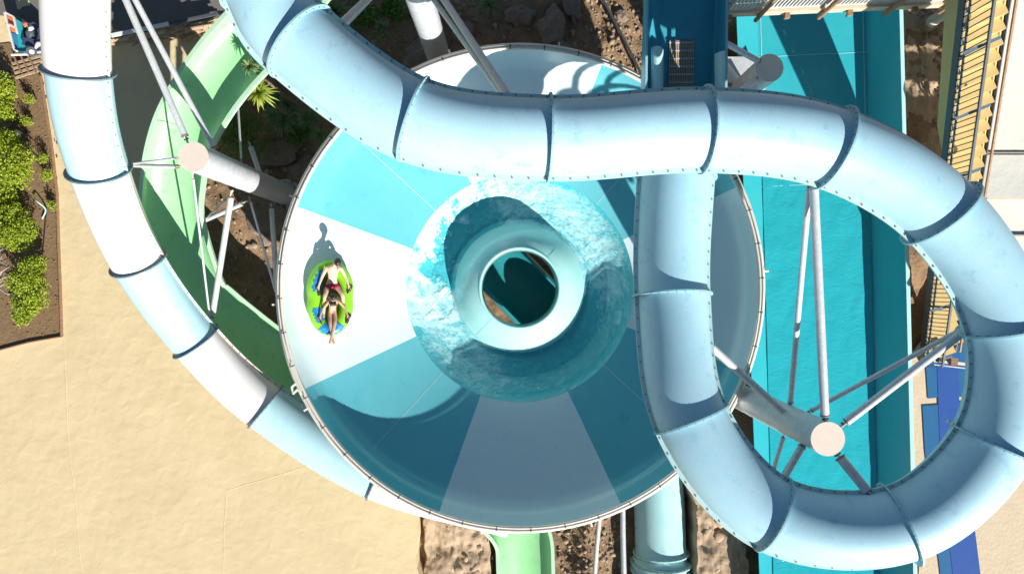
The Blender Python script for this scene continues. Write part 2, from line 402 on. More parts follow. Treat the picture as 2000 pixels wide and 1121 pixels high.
def ringpts(r, z, n=128): return [V(BC.x+r*cos(2*pi*i/n), BC.y+r*sin(2*pi*i/n), z) for i in range(n)]
def funnel(m): m.loft([ringpts(r, z) for r, z in INN], M['funnel'])
piece('funnel', bowl, funnel)
def lip(m):
    rings = []
    for i in range(13):
        t = 2*pi*i/12; rings.append(ringpts(1.145+.045*cos(t), 1.90+.045*sin(t)))
    m.loft(rings, M['funnel']); m.loft([ringpts(1.11, 1.89), ringpts(1.10, .7), ringpts(1.12, .7), ringpts(1.14, 1.86)], M['funnel'])
piece('drain_lip', bowl, lip)
def rim(m):
    pr = [(6.28,3.44),(6.28,3.50),(6.43,3.50),(6.43,3.46),(6.47,3.34),(6.56,3.22),(6.54,3.20),(6.44,3.30),(6.40,3.44)]
    m.loft([ringpts(r, z, 180) for r, z in pr], M['rimw'], smooth=False)
piece('rim', bowl, rim)
def torus(m, r, z, w_, mt, n=180):
    m.loft([ringpts(r+w_*cos(2*pi*i/8), z+w_*sin(2*pi*i/8), n) for i in range(9)], mt)
piece('spray_pipe', bowl, lambda m: (torus(m, 6.30, 3.56, .035, M['pvc']), torus(m, 6.39, 3.53, .022, M['pvc'])))
for k_ in (1, 5, 9, 13):                    # moulded joints of the funnel panels, 4 mm proud
    def joint(m):
        a = R_(25+22.5*k_)
        for (ra, za), (rb, zb) in zip(INN[5:-1], INN[6:]):
            A = V(BC.x+ra*cos(a), BC.y+ra*sin(a), za+.004); B = V(BC.x+rb*cos(a), BC.y+rb*sin(a), zb+.004); m.beam(A, B, .012, .006, M['lane_seam'])
    piece('panel_joint', bowl, joint)
cl0 = None
for k in range(44):
    a = 2*pi*(k+.3)/44
    if cl0 is None:
        m = MB(); m.box((0,0,0), (.13,.028,.022), M['black']); cl0 = m.build('pipe_clip', bowl); c = cl0
    else:
        c = cl0.copy(); SC.collection.objects.link(c)
    c.location = (BC.x+6.335*cos(a), BC.y+6.335*sin(a), 3.582); c.rotation_euler = (0,0,a)
b0 = None
for k in range(14):
    a = 2*pi*(k+.15)/14
    if b0 is None:
        m = MB(); m.box((0,0,0), (.20,.05,.012), M['rimw']); b0 = m.build('rim_bracket', bowl); c = b0
    else:
        c = b0.copy(); SC.collection.objects.link(c)
    c.location = (BC.x+6.53*cos(a), BC.y+6.52*sin(a), 3.33); c.rotation_euler = (0,0,a)
for k in range(10):
    a = R_(8+36*k); 
    def leg(m):
        A = V(BC.x+6.1*cos(a), BC.y+6.1*sin(a), 2.55); B = V(BC.x+5.6*cos(a), BC.y+5.6*sin(a), -2.3)
        m.cyl(B, A, .08, M['galv']); m.box(B+V(0,0,.2), (.35,.35,.03), M['galv'])
    piece('leg', bowl, leg)
for k_ in range(16):                        # thin moulded joints between the bowl panels
    if k_ % 2 == 0: continue
    def joint(m):
        a = R_(25+22.5*k_)
        for (ra, za), (rb, zb) in zip(PROF[4:-1], PROF[5:]):
            A = V(BC.x+ra*cos(a), BC.y+ra*sin(a), za+.003); B = V(BC.x+rb*cos(a), BC.y+rb*sin(a), zb+.003); m.beam(A, B, .010, .005, M['bowl_w'])
    piece('panel_joint', bowl, joint)
# water in the bowl: polar grid with ripples
def water():
    NR, NA = 96, 760; vs = []; fs = []; foam = []; flow = []
    for j in range(NR+1):
        r = 1.95+(3.335-1.95)*j/NR; rr = j/NR
        for i in range(NA):
            a = 2*pi*i/NA; x = BC.x+r*cos(a); y = BC.y+r*sin(a); deg = math.degrees(a)
            zz = 0
            for (ra, za), (rb, zb) in zip(INN[:-1], INN[1:]):
                if rb <= r <= ra: zz = zb+(za-zb)*(r-rb)/(ra-rb); break
            ed = ss(1.95, 2.2, r)*(1-ss(3.15, 3.33, r))
            q = V(x*2.2, y*2.2, 0); tb = noise.fractal(q*1.2+V(9,3,2), 1, 2, 5); t2 = noise.fractal(q*.8+V(1,7,4), 1, 2, 4)
            wob = 12*t2
            splash = ss(92, 118, deg+wob)*(1-ss(190, 212, deg+wob))
            patch = ss(100, 116, deg+wob*.6)*(1-ss(170, 186, deg+wob*.6))*(1-ss(.62, .90, rr+.22*tb))
            z = (zz+.006)*(1-ed)+max(zz+.02, .76+.14*(r-2))*ed
            z += ed*(.02*noise.fractal(q*1.6, 1, 2, 5) + .08*splash*max(0, tb))
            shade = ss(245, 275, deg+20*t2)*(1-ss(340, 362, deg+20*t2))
            f = .16*(1-abs(2*rr-1))+.06*t2
            f += splash*(.16+.22*tb+.12*ss(.5, .8, rr)) - patch*(.58-.5*max(0, tb-.05))
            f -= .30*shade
            f -= .25*ss(.90, 1.0, rr+.08*t2)*(1-splash)
            f += .16*(1-ss(.0, .10, rr+.05*t2))
            sw = a+.35*(r-2)
            flow.append((cos(sw)*r*.8+.0, sin(sw)*r*.8, r*.75)); vs.append((x, y, z)); foam.append(f)
    for j in range(NR):
        for i in range(NA):
            k = (i+1) % NA; fs.append((j*NA+i, j*NA+k, (j+1)*NA+k, (j+1)*NA+i))
    m = MB(); m.add(vs, fs, M['water']); o = m.build('water')
    at = o.data.attributes.new('foam', 'FLOAT', 'POINT'); at.data.foreach_set('value', foam)
    at = o.data.attributes.new('flow', 'FLOAT_VECTOR', 'POINT'); at.data.foreach_set('vector', [c for v in flow for c in v])
    tag(o, 'churning foamy turquoise water circling the bowl drain', kind='structure')
water()
# exit trough under the drain
ex = thing('drain_trough', 'deep teal half pipe trough seen through the bowl drain hole', 'water slide')
def half(m, P, R, mt, th=.04, a0=180, a1=360, lipw=.0, n=22, depth=1.0):
    fr = frames(P); ri = []; ro = []
    for p, T, s, u in fr:
        ang = [R_(a0+(a1-a0)*i/n) for i in range(n+1)]
        ri.append([p+s*(cos(t)*R)+u*(sin(t)*R*depth) for t in ang])
        ro.append([p+s*(cos(t)*(R+th))+u*(sin(t)*(R*depth+th)) for t in reversed(ang)])
    m.loft([a+b for a, b in zip(ri, ro)], mt, closed=True)
def tro(m):
    P, k = cat([W(930,475,22.3), W(1010,555,22.45), W(1110,660,22.6), W(1200,765,22.7), W(1250,860,22.8)], 10)
    half(m, P[:19], .92, M['trough'], .05, 150, 390)
    half(m, P[18:], .92, M['trough'], .05, 90, 450)  # closed over, out of view, to keep sunlight from running up the trough
    c = P[0]; T = (P[1]-P[0]).normalized(); s = T.cross(V(0,0,1)).normalized()
    rings = []
    for j in range(9):
        th = R_(90*j/8); rings.append([c-T*(.92*sin(th)*1.0)+ (s*cos(q)+V(0,0,1)*sin(q))*.92*cos(th) for q in [R_(180+180*i/16) for i in range(17)]])
    m.loft(rings, M['funnel'], closed=False)
    half(m, [P[7]-T*.05, P[7]+T*.05], .97, M['funnel'], .05)
piece('trough', ex, tro)

# ---------------------------------------------------------------- tube slides
def ring_flange(m, p, T, s, u, R, h, t, mt, bolts=28):
    n = 56
    pr = [(R-.01,-t/2),(R+h,-t/2),(R+h,t/2),(R-.01,t/2)]
    rings = [[p+T*d+(s*cos(2*pi*i/n)+u*sin(2*pi*i/n))*r for i in range(n)] for r, d in pr]
    m.loft(rings+[rings[0]], mt, smooth=False)
    for i in range(bolts):
        a = 2*pi*(i+.5)/bolts; c = p+(s*cos(a)+u*sin(a))*(R+h*.55)
        m.cyl(c-T*(t/2+.015), c+T*(t/2+.015), .014, M['bolt'], 6)
def tube_section(m, fr, rad, mt, flm, flw=.09, bolt=.30):
    n = 44
    rings = [[p+(s*cos(2*pi*i/n)+u*sin(2*pi*i/n))*r for i in range(n)] for (p, T, s, u), r in zip(fr, rad)]
    m.loft(rings, mt)
    for sg in (-1, 1):
        prs = []
        for (p, T, s, u), r in zip(fr, rad):
            a = r-.01; b = r+flw
            prs.append([p+s*sg*a+u*.017, p+s*sg*b+u*.017, p+s*sg*b-u*.017, p+s*sg*a-u*.017])
        m.loft(prs, flm, smooth=False, cap=True)
        d = .1
        for k in range(len(fr)-1):
            p0, p1 = fr[k][0], fr[k+1][0]; L = (p1-p0).length
            while d < L:
                q = p0.lerp(p1, d/L)+fr[k][2]*sg*(rad[k]+flw*.55)+fr[k][3]*.017
                m.cyl(q, q+fr[k][3]*.018, .017, M['bolt'], 6); d += bolt
            d -= L
def tube(parent, K, mats, rr=.115, skip_last=False, flw=.09, ringm=None, sub=14, flms=None):
    P, kn = cat([tuple(W(*k[:3]))+(k[3],) for k in K], sub)
    pts = [V(p[0], p[1], p[2]) for p in P]; rad = [p[3] for p in P]; fr = frames(pts)
    for i in range(len(K)-1):
        a, b = kn[i], kn[i+1]; mt = mats[i % len(mats)]
        piece('tube_section', parent, lambda m: tube_section(m, fr[a:b+1], rad[a:b+1], mt, (flms[i % len(flms)] if flms else M['tube_fl']), flw))
        if i or K[0][1] > -50:
            piece('joint_flange', parent, lambda m: ring_flange(m, *fr[a], rad[a], rr, .035, ringm or M['tube_ring']))
    return fr, rad, kn
loop = thing('tube_slide', 'enclosed pale blue tube slide crossing above the bowl and looping on the right', 'water slide')
TK = [(440,-230,12.4,.72),(516,-22,12.5,.72),(586,82,12.6,.72),(808,234,12.7,.72),(1072,270,12.8,.72),(1375,254,12.9,.72),(1625,289,13.0,.72),(1836,417,13.1,.72),(1963,634,13.25,.72),(1938,862,13.5,.725),(1757,1022,13.85,.73),(1509,1003,14.2,.725),(1350,818,14.45,.73),(1313,577,15.0,.75),(1320,345,15.2,.78),(1332,215,15.4,.80)]
fr, rad, kn = tube(loop, TK, [M['tube']])
# open start box north of the crossing
def openbox(m):
    A = [(1266,1425,-160),(1268,1421,0),(1265,1416,90),(1262,1412,190),(1262,1412,240)]
    rings = []
    for xl, xr, y in A:
        D = 15.5
        L_ = W(xl, y, D-.35); Rr = W(xr, y, D-.35)
        fl = W(xl+16, y, D+.55); fr_ = W(xr-14, y, D+.55); L2 = L_-V(0,0,.7); R2 = Rr-V(0,0,.7)
        rings.append([L_, L2, fl+V(0,0,.06), fl+V(.12,0,0), fr_-V(.12,0,0), fr_+V(0,0,.06), R2, Rr, Rr+V(.04,0,0), fr_+V(.05,0,-.1), fl+V(-.05,0,-.1), L_-V(.04,0,0)])
    m.loft(rings, M['flume'], smooth=False)
piece('launch_trough', loop, openbox)
def boxlip(m):
    for xs in (1264, 1420):
        m.beam(W(xs+2,-160,15.13), W(xs-2,185,15.13), .05, .03, M['tube_ring'])
piece('trough_edge', loop, boxlip)
for sg, x0, x1, y0 in ((-1,1272,1299,93),(1,1396,1411,106)):
    def guide(m):
        rings = []
        for y in (y0, y0+30, 200):
            a = W(x0, y, 15.2); b = W(x1, y, 15.2); arc = []
            for i in range(9):
                t = i/8; p = a.lerp(b, t); p.z += .16*sin(pi*t*.75) - .28*t*t*(1 if sg < 0 else -.3); arc.append(p)
            rings.append(arc+[q-V(0,0,.035) for q in reversed(arc)])
        m.loft(rings, M['cyan_t'], cap=True)
    piece('side_guide', loop, guide)
def grate(m):
    for i in range(15):
        x = 1309+i*3.3; m.beam(W(x,80,15.98), W(x-4,215,15.98), .018, .02, M['deckw'])
    for j in range(9):
        y = 84+j*15.5; m.beam(W(1307,y,15.97), W(1356,y,15.97), .03, .012, M['slat'])
    m.poly([W(1306,216,16.0), W(1352,216,16.0), W(1357,78,16.0), W(1309,78,16.0)], M['wood'], .015)
piece('grate', loop, grate)

left = thing('tube_slide', 'tube slide of alternating white and pale blue sections curving down over the sand', 'water slide')
LK = [(146,-190,13.4,.635),(153,139,14.65,.635),(193,331,16.0,.635),(270,511,17.65,.64),(383,666,19.05,.645),(519,794,19.8,.68),(738,925,20.25,.74),(1000,996,20.4,.78)]
tube(left, LK, [M['white_t'], M['blue_t']], rr=.09, flw=.06, ringm=M['ringd'], flms=[M['white_fl'], M['tube_fl']])

outt = thing('tube_slide', 'short teal tube with double collar emerging under the bowl at the bottom edge', 'water slide')
OK_ = [(1284,880,22.7,.80),(1291,1078,22.6,.82)]
fo, ro_, ko = tube(outt, OK_+[(1292,1096,22.6,.92),(1292,1112,22.6,.92),(1292,1290,22.6,.95)], [M['cyan_t'], M['cyan_t'], M['cyan_t'], M['lane']], rr=.10, flw=.03, ringm=M['cyan_t'])

# green open slide
gs = thing('open_slide', 'open green half pipe slide curving down the left and passing under the bowl', 'water slide')
GK = [(640,-110,17.2),(570,-25,17.4),(503,58,17.6),(440,128,17.8),(390,198,18.2),(355,268,18.65),(337,350,19.2),(337,440,19.75),(379,572,20.3),(420,615,20.55),(486,668,20.8),(575,735,21.0),
      (700,830,21.3),(860,930,21.5),(965,985,21.7),(1018,1045,21.85),(1027,1121,21.95),(1032,1300,22.2)]
GP, gk = cat([W(*k) for k in GK], 8)
def green_sec(a, b):
    def f(m):
        half(m, GP[a:b+1], .84, M['green'], .04, 180, 360, depth=.62, n=26)
        for sg in (-1, 1):
            rings = []
            for p, T, s, u in frames(GP)[a:b+1]:
                o = p+s*sg*.84
                rings.append([o-s*sg*.01+u*.012, o+s*sg*.10+u*.012, o+s*sg*.10-u*.10, o+s*sg*.08-u*.10, o+s*sg*.08-u*.02, o-s*sg*.01-u*.02])
            m.loft(rings, M['green_l'], smooth=False, cap=True)
    return f
for a, b in ((0,16),(16,40),(40,64),(64,88),(88,112),(112,len(GP)-1)): piece('slide_section', gs, green_sec(a, b))

# ---------------------------------------------------------------- columns with their struts
def colD(cap, Dc, px, py): return Dc*sqrt((cap[0]-1000)**2+(cap[1]-560.5)**2)/sqrt((px-1000)**2+(py-560.5)**2)
def column(label, cap, Dc, struts, zb, r=.345):
    t = thing('support_column', label, 'steel column', 'steel columns carrying the slides', loc=(W(*cap, Dc).x, W(*cap, Dc).y, zb))
    top = W(*cap, Dc); bot = V(top.x, top.y, zb)
    def shaft(m):
        m.cyl(bot, top-V(0,0,.012), r, M['galv'], 48)
        for k in range(9):
            z = zb+.9+k*.7+random.uniform(-.05,.05)
            if z < top.z-.2: m.loft([[V(top.x+rr*cos(2*pi*i/48), top.y+rr*sin(2*pi*i/48), zz) for i in range(48)] for rr, zz in ((r, z-.012), (r+.005, z), (r, z+.012))], M['galv'])
    piece('shaft', t, shaft)
    piece('cap', t, lambda m: m.cyl(top-V(0,0,.012), top, r+.004, M['capm'], 48))
    def base(m):
        m.cyl(bot, bot+V(0,0,.04), r+.16, M['galv'], 32)
        for i in range(12):
            a = 2*pi*i/12; q = bot+V((r+.1)*cos(a), (r+.1)*sin(a), 0); m.cyl(q, q+V(0,0,.12), .018, M['bolt'], 6)
            g = bot+V((r+.05)*cos(a+.26), (r+.05)*sin(a+.26), .12); m.box(g, (.12,.012,.18), M['galv'], Matrix.Rotation(a+.26, 3, 'Z'))
    piece('base_plate', t, base)
    for (x0, y0, D0, x1, y1, D1, sr) in struts:
        if D0 is None: D0 = colD(cap, Dc, x0, y0)
        def st(m):
            A = W(x0, y0, D0); B = W(x1, y1, D1); d = (B-A).normalized()
            m.cyl(A+d*.16, B-d*.10, sr, M['galv'], 20)
            q = d.to_track_quat('X', 'Z').to_matrix()
            m.cyl(A+d*.15, A+d*.18, sr*1.12, M['bolt'], 20)
        so_ = piece('strut', t, st)
        A = W(x0, y0, D0); B = W(x1, y1, D1); d = (B-A).normalized(); q = d.to_track_quat('X', 'Z').to_matrix()
        for P_ in (A+d*.09, B-d*.04):
            piece('end_bracket', so_, lambda m: (m.box(P_, (.24, .016, sr*1.6), M['pvc'], q), m.cyl(P_-q @ V(0,sr*.7,0), P_+q @ V(0,sr*.7,0), .022, M['bolt'], 8)))
    return t
column('steel column with round beige cap inside the loop on the right', (1617,857), 13.9,
    [(1612,826,14.05,1589,360,13.3,.088),(1543,795,None,1581,362,13.4,.062),(1640,834,14.05,1890,642,13.5,.082),(1573,808,None,1884,640,13.6,.05),
     (1547,820,None,1384,672,15.0,.085),(1504,777,None,1386,684,15.2,.045),(1630,880,14.3,1700,966,13.9,.10),(1572,862,14.9,1527,938,14.4,.08),(1531,850,15.8,1510,920,14.6,.045)], -.9)
column('steel column with round beige cap over the green slide on the left', (378,307), 15.8,
    [(367,279,15.95,215,-70,15.3,.078),(424,300,None,232,-60,15.6,.068),(354,308,16.0,250,321,16.6,.03),(356,326,16.3,252,323,16.9,.05),
     (376,338,16.2,410,622,19.4,.028),(453,374,None,414,622,19.45,.082),(444,386,18.7,398,430,20.2,.028),(482,394,None,392,434,20.5,.07),
     (487,386,19.7,541,578,18.4,.033),(530,400,20.7,541,565,19.4,.075),(472,322,18.9,463,180,19.6,.032),(512,352,20.2,488,282,20.4,.075)], -.75)
column('tall pale steel column standing in the shaded soil at the top edge', (812,-28), 15.8,
    [(838,-12,16.1,986,192,13.6,.062),(850,-26,15.95,994,192,13.5,.083),(778,-60,16.0,664,50,13.3,.075),(790,-70,16.2,668,56,13.4,.045)], -.75)
column('steel column with dark round cap beside the launch trough at the top right', (1503,133), 17.0,
    [(1491,125,17.1,1412,82,16.6,.075),(1486,148,17.4,1420,200,15.9,.085)], -.75)

# rock-coloured clutter below the launch trough
def clutter(m):
    m.cyl(W(1400,120,19.5), W(1440,175,19.8), .22, M['white_t'], 20); m.box(W(1440,140,20.2), (1.0,.7,.5), M['galv'])
    m.cyl(W(1412,163,19), W(1440,168,19), .05, M['wood']); m.box(W(1450,160,19.7), (.25,.2,.3), M['dark'])
tag(piece('pump_unit', None, clutter), 'grey and white pump housing between the launch trough and the blue lanes', 'pump')

# ---------------------------------------------------------------- racing lanes
lane = thing('racing_slide', 'wide turquoise racing slide running top to bottom right of the bowl', 'water slide')
def lane_part(xlt, xlb, Dlt, Dlb, xrt, xrb, Drt, Drb, mt, n=40, th=.05):
    def f(m):
        vs = []; fs = []
        for k in range(n+1):
            t = k/n; y = -300+1700*t
            tt = t
            a = W(xlt+(xlb-xlt)*tt, y, Dlt+(Dlb-Dlt)*tt); b = W(xrt+(xrb-xrt)*tt, y, Drt+(Drb-Drt)*tt)
            d = V(0,0,th); vs += [a, b, b-d, a-d]
        for k in range(n):
            for i in range(4): j = (i+1) % 4; fs.append((4*k+i, 4*k+j, 4*k+4+j, 4*k+4+i)[::-1])
        m.add(vs, fs, mt, False)
    return f
piece('side_wall', lane, lane_part(1425,1495,19.75,20.95, 1470,1516,20.3,21.3, M['lane']))
piece('lane_floor', lane, lane_part(1470,1516,20.3,21.3, 1684,1724,20.3,21.3, M['lane']))
piece('side_wall', lane, lane_part(1684,1724,20.3,21.3, 1748,1790,19.3,20.4, M['lane']))
piece('wall_lip', lane, lane_part(1749,1791,19.28,20.38, 1756,1799,19.28,20.38, M['cyan_t'], th=.06))
def seam(m):
    def sx(f_, y): t = (y+300)/1700; return (1470+46*t)+((1684+40*t)-(1470+46*t))*f_, 20.3+1.0*t-.008
    def pnt(f_, y): x, D = sx(f_, y); return W(x, y, D)
    for f_ in (.03, .97):
        for k in range(24): m.beam(pnt(f_, -300+k*70), pnt(f_, -230+k*70), .02, .006, M['lane_seam'])
    for y in (108, 361, 482, 760, 1000): m.beam(pnt(.0, y+4), pnt(1.0, y-6), .018, .006, M['lane_seam'])
piece('panel_joint', lane, seam)
# thin running water with streaks: low rippled sheet on the lower lanes
def lanewater():
    flow = []; vs = []; fs = []; foam = []; nx, ny = 60, 220
    for j in range(ny+1):
        y = 320+1080*j/ny; t = (y+300)/1700; D = 20.3+1.0*t
        for i in range(nx+1):
            x = (1472+46*t)+((1682+40*t)-(1472+46*t))*i/nx
            p = W(x, y, D-.03); p.z += .015*noise.fractal(V(p.x*2, p.y*1.2, 0), 1, 2, 5)-.02*(1-ss(320, 460, y)); vs.append(p); foam.append(-.16+.10*noise.noise(V(p.x*.9, p.y*.4, 0))); flow += [p.x*.8, p.y*1.5, 0]
    for j in range(ny):
        for i in range(nx): a = j*(nx+1)+i; fs.append((a, a+1, a+nx+2, a+nx+1)[::-1])
    m = MB(); m.add(vs, fs, M['lanewater']); o = m.build('water')
    at = o.data.attributes.new('foam', 'FLOAT', 'POINT'); at.data.foreach_set('value', foam)
    at = o.data.attributes.new('flow', 'FLOAT_VECTOR', 'POINT'); at.data.foreach_set('vector', flow)
    tag(o, 'thin sheet of running water on the turquoise lanes', kind='structure')
M['lanewater'] = water_mat('lane_water', (.025,.38,.45), (.20,.58,.63), .54, 2.2, bst=.3)
lanewater()

# ---------------------------------------------------------------- deck at the top right
deck = thing('wooden_deck', 'cream wooden walkway with slatted railing across the top right edge', 'deck')
def dk(t, y0, D=17.0): return W(1425+455*t, y0-20*t, D)
def boards(m):
    for k in range(9):
        y = 16-k*15; m.beam(dk(-.02, y), dk(1.03, y), .15, .05, M['deckw'])
piece('floor', deck, boards)
piece('edge_beam', deck, lambda m: m.beam(dk(-.02, 27, 17.05), dk(1.03, 27, 17.05), .10, .22, M['deckw']))
def slats(m):
    for k in range(64):
        a = dk(k/63, 22); m.box(a+V(0,0,.52), (.035,.02,.95), M['slat'])
    m.beam(dk(0,22)+V(0,0,1.0), dk(1,22)+V(0,0,1.0), .05, .05, M['slat']); m.beam(dk(0,22)+V(0,0,.1), dk(1,22)+V(0,0,.1), .04, .04, M['slat'])
piece('railing', deck, slats)
for t in (.13, .405, .69, .93):
    piece('post', deck, lambda m: m.cyl(dk(t, 34)-V(0,0,.3), dk(t, 34)+V(0,0,1.15), .055, M['wood'], 14))
for t in (.0, .25, .52, .8):
    piece('bracket', deck, lambda m: (m.box(dk(t, 34)-V(0,0,.05), (.12,.16,.10), M['wood']), m.box(dk(t,36)-V(0,0,.12), (.05,.05,.2), M['dark'])))
for t in (.15,):
    piece('leg', deck, lambda m: m.cyl(V(dk(t,-60).x, dk(t,-60).y, -.7), V(dk(t,-60).x, dk(t,-60).y, 4.4), .09, M['galv']))
def wpost(m): 
    b = g2(1815,46); m.cyl((b.x, b.y, -.5), (b.x, b.y, 1.25), .17, M['white'], 24); m.cyl((b.x, b.y, -.4), (b.x, b.y, .1), .24, M['dust'], 20)
tag(piece('post', None, wpost), 'short white post standing in the sunlit earth under the deck', 'post')

# ---------------------------------------------------------------- stairs
st = thing('staircase', 'yellow staircase with dark slatted railing at the right', 'staircase')
SA = V(13.40, -2.2, .05); SB = V(10.0, 6.9, 7.3)
sdir = (SB-SA); hd = V(sdir.x, sdir.y, 0).normalized(); sn = V(hd.y, -hd.x, 0)     # sn to the east
NST = 34; WD = .98
def steps(m):
    q = Matrix(((hd.x, sn.x, 0), (hd.y, sn.y, 0), (0, 0, 1)))
    L = sqrt(sdir.x**2+sdir.y**2)/NST
    for k in range(NST):
        c = SA+sdir*((k+.5)/NST)
        m.box(c, (L*1.04, WD, .04), M['yellow'], q); (m.box(c-hd*(L*.5)+V(0,0,-.11), (.02, WD, .17), M['yellow'], q) if k > 9 else None)
piece('steps', st, steps)
for sg in (-1, 1):
    piece('stringer', st, lambda m: m.beam(SA+sn*sg*(WD/2+.05)-V(0,0,.05), SB+sn*sg*(WD/2+.05)-V(0,0,.05), .06, .18, M['rail']))
def raild(sg):
    def f(m):
        o = sn*sg*(WD/2+.05)
        m.beam(SA+o+V(0,0,1.0), SB+o+V(0,0,1.0), .06, .05, M['rail']); m.beam(SA+o+V(0,0,.22), SB+o+V(0,0,.22), .04, .04, M['rail'])
        n = 74 if sg < 0 else 12
        for k in range(n+1):
            p = SA+sdir*(k/n)+o; m.cyl(p, p+V(0,0,1.0), .013 if sg < 0 else .02, M['rail'], 6)
    return f
piece('railing', st, raild(-1))
piece('handrail', st, lambda m: m.beam(SA+sn*(WD/2+.05)+V(0,0,.25), SB+sn*(WD/2+.05)+V(0,0,.25), .05, .05, M['wood']))
for k in (.02, .2, .56, .70, .83, .96):
    def cb(m):
        p = SA+sdir*k-sn*(WD/2+.35)+V(0,0,.62); m.beam(p, p+sn*.65+hd*.02+V(0,0,.3), .07, .05, M['railb'])
        p2 = p+sn*.3; m.cyl(p2+V(0,0,-.7), p2+V(0,0,.35), .025, M['rail'])
    piece('railing_brace', st, cb)
piece('added_shade_panel', st, lambda m: m.loft([[SA+sdir*k+sn*(WD/2), SA+sdir*k+sn*(WD/2)-V(0,0,h), SA+sdir*k+sn*(WD/2-.04)-V(0,0,h), SA+sdir*k+sn*(WD/2-.04)] for k, h in ((.42,.3),(.55,1.3),(.7,2.0),(1.0,2.2))], M['yellow'], smooth=False, cap=True))  # panel added under the stairs to widen their shade on the lanes
for k in (.33,):
    def sp(m):
        for sg in (2.2, 2.8):
            p = SA+sdir*k+sn*sg*(WD/2); m.cyl(V(p.x, p.y, -.6), p-V(0,0,.1), .05, M['rail'])
    piece('leg', st, sp)
# canopies
cp = thing('canopy', 'large cream fabric canopy with dark frame beside the stairs at the top right', 'canopy')
def can(pts, D, mt, sag=.05):
    def f(m):
        P = [W(a, b, D) for a, b in pts]; n = 16; vs = []; fs = []
        for j in range(n+1):
            for i in range(n+1):
                u = i/n; v = j/n; p = P[0].lerp(P[1], u).lerp(P[3].lerp(P[2], u), v)
                p.z += -sag*sin(pi*u)*sin(pi*v)*2+.02*sin(u*46); vs.append(p)
        k = len(vs); vs += [p-V(0,0,.02) for p in vs]
        for j in range(n):
            for i in range(n):
                a = j*(n+1)+i; fs.append((a, a+n+1, a+n+2, a+1)); fs.append((k+a, k+a+1, k+a+n+2, k+a+n+1))
        m.add(vs, fs, mt)
    return f
piece('fabric', cp, can([(1985,-120),(2500,-120),(2500,293),(1909,293)], 18.3, M['canvas']))
piece('frame', cp, lambda m: (m.cyl(W(1984,-120,18.32), W(1907,294,18.32), .035, M['rail']), m.cyl(W(1907,297,18.32), W(2500,299,18.32), .04, M['rail']), m.cyl(W(1905,297,18.33), W(1916,372,18.5), .035, M['rail'])))
for a, b in ((2100,285),(2120,60)):
    piece('post', cp, lambda m: m.cyl(W(a,b,18.3), V(W(a,b,18.3).x, W(a,b,18.3).y, -.3), .045, M['rail']))
cp2 = thing('canopy', 'grey cream striped canopy panel below the large canopy at the right edge', 'canopy')
piece('fabric', cp2, can([(1911,303),(2500,303),(2500,386),(1920,386)], 18.4, M['canvas2'], .02))
piece('post', cp2, lambda m: m.cyl(W(2080,340,18.45), V(W(2080,340,18.45).x, W(2080,340,18.45).y, -.3), .045, M['rail']))
cp3 = thing('canopy', 'white canopy panel with a dark seam partly behind the loop at the right edge', 'canopy')
piece('fabric', cp3, can([(1918,389),(2500,389),(2500,456),(1962,456)], 18.5, M['canvas'], .02))
piece('frame', cp3, lambda m: m.cyl(W(1962,458,18.48), W(2500,458,18.48), .035, M['rail']))
piece('fabric', cp3, can([(1958,462),(2500,462),(2500,640),(1985,640)], 18.7, M['canvas'], .02))
piece('post', cp3, lambda m: m.cyl(W(2110,420,18.55), V(W(2110,420,18.55).x, W(2110,420,18.55).y, -.3), .045, M['rail']))

# mats on the pavement
def floormat(px, mt, label, z=.012):
    def f(m):
        P = [V(g2(a,b).x, g2(a,b).y, z) for a, b in px]; m.poly(P, mt, .02)
    return tag(piece('floor_mat', None, f), label, 'floor mat', 'blue floor mats on the pavement')
floormat([(1818,676),(1890,672),(1893,715),(1812,715)], M['mat2'], 'blue mat at the foot of the stairs above the pink barrier')
floormat([(1829,700),(1870,700),(1873,792),(1928,1230),(1872,1230),(1836,900)], M['mat1'], 'long royal blue runner mat passing under the loop', .022)
floormat([(1808,716),(1829,716),(1831,776),(1812,778)], M['mat2'], 'small cobalt mat left of the runner below the barrier')
floormat([(1871,716),(1893,716),(1899,772),(1873,775)], M['mat2'], 'small cobalt mat right of the runner below the barrier')
floormat([(1801,792),(1833,790),(1872,1230),(1850,1230),(1806,880)], M['mat2'], 'long cobalt mat on the left side of the runner')
floormat([(1872,785),(1905,782),(1915,900),(1886,905)], M['mat2'], 'cobalt mat right of the runner cut off by the loop')
def gate(m):
    a = W(1822,704,20.6); b = W(1892,712,20.6); m.beam(a, b, .09, .09, M['capm']); m.beam(a+V(0,-.12,.05), b+V(0,-.12,.05), .03, .03, M['white'])
    c = W(1862,706,20.5); m.box(c, (.2,.22,.12), M['wood']); m.cyl(V(c.x, c.y, -.05), c, .05, M['dark'])
tag(piece('barrier', None, gate), 'pinkish horizontal barrier bar with rusty bracket across the blue mats', 'barrier')

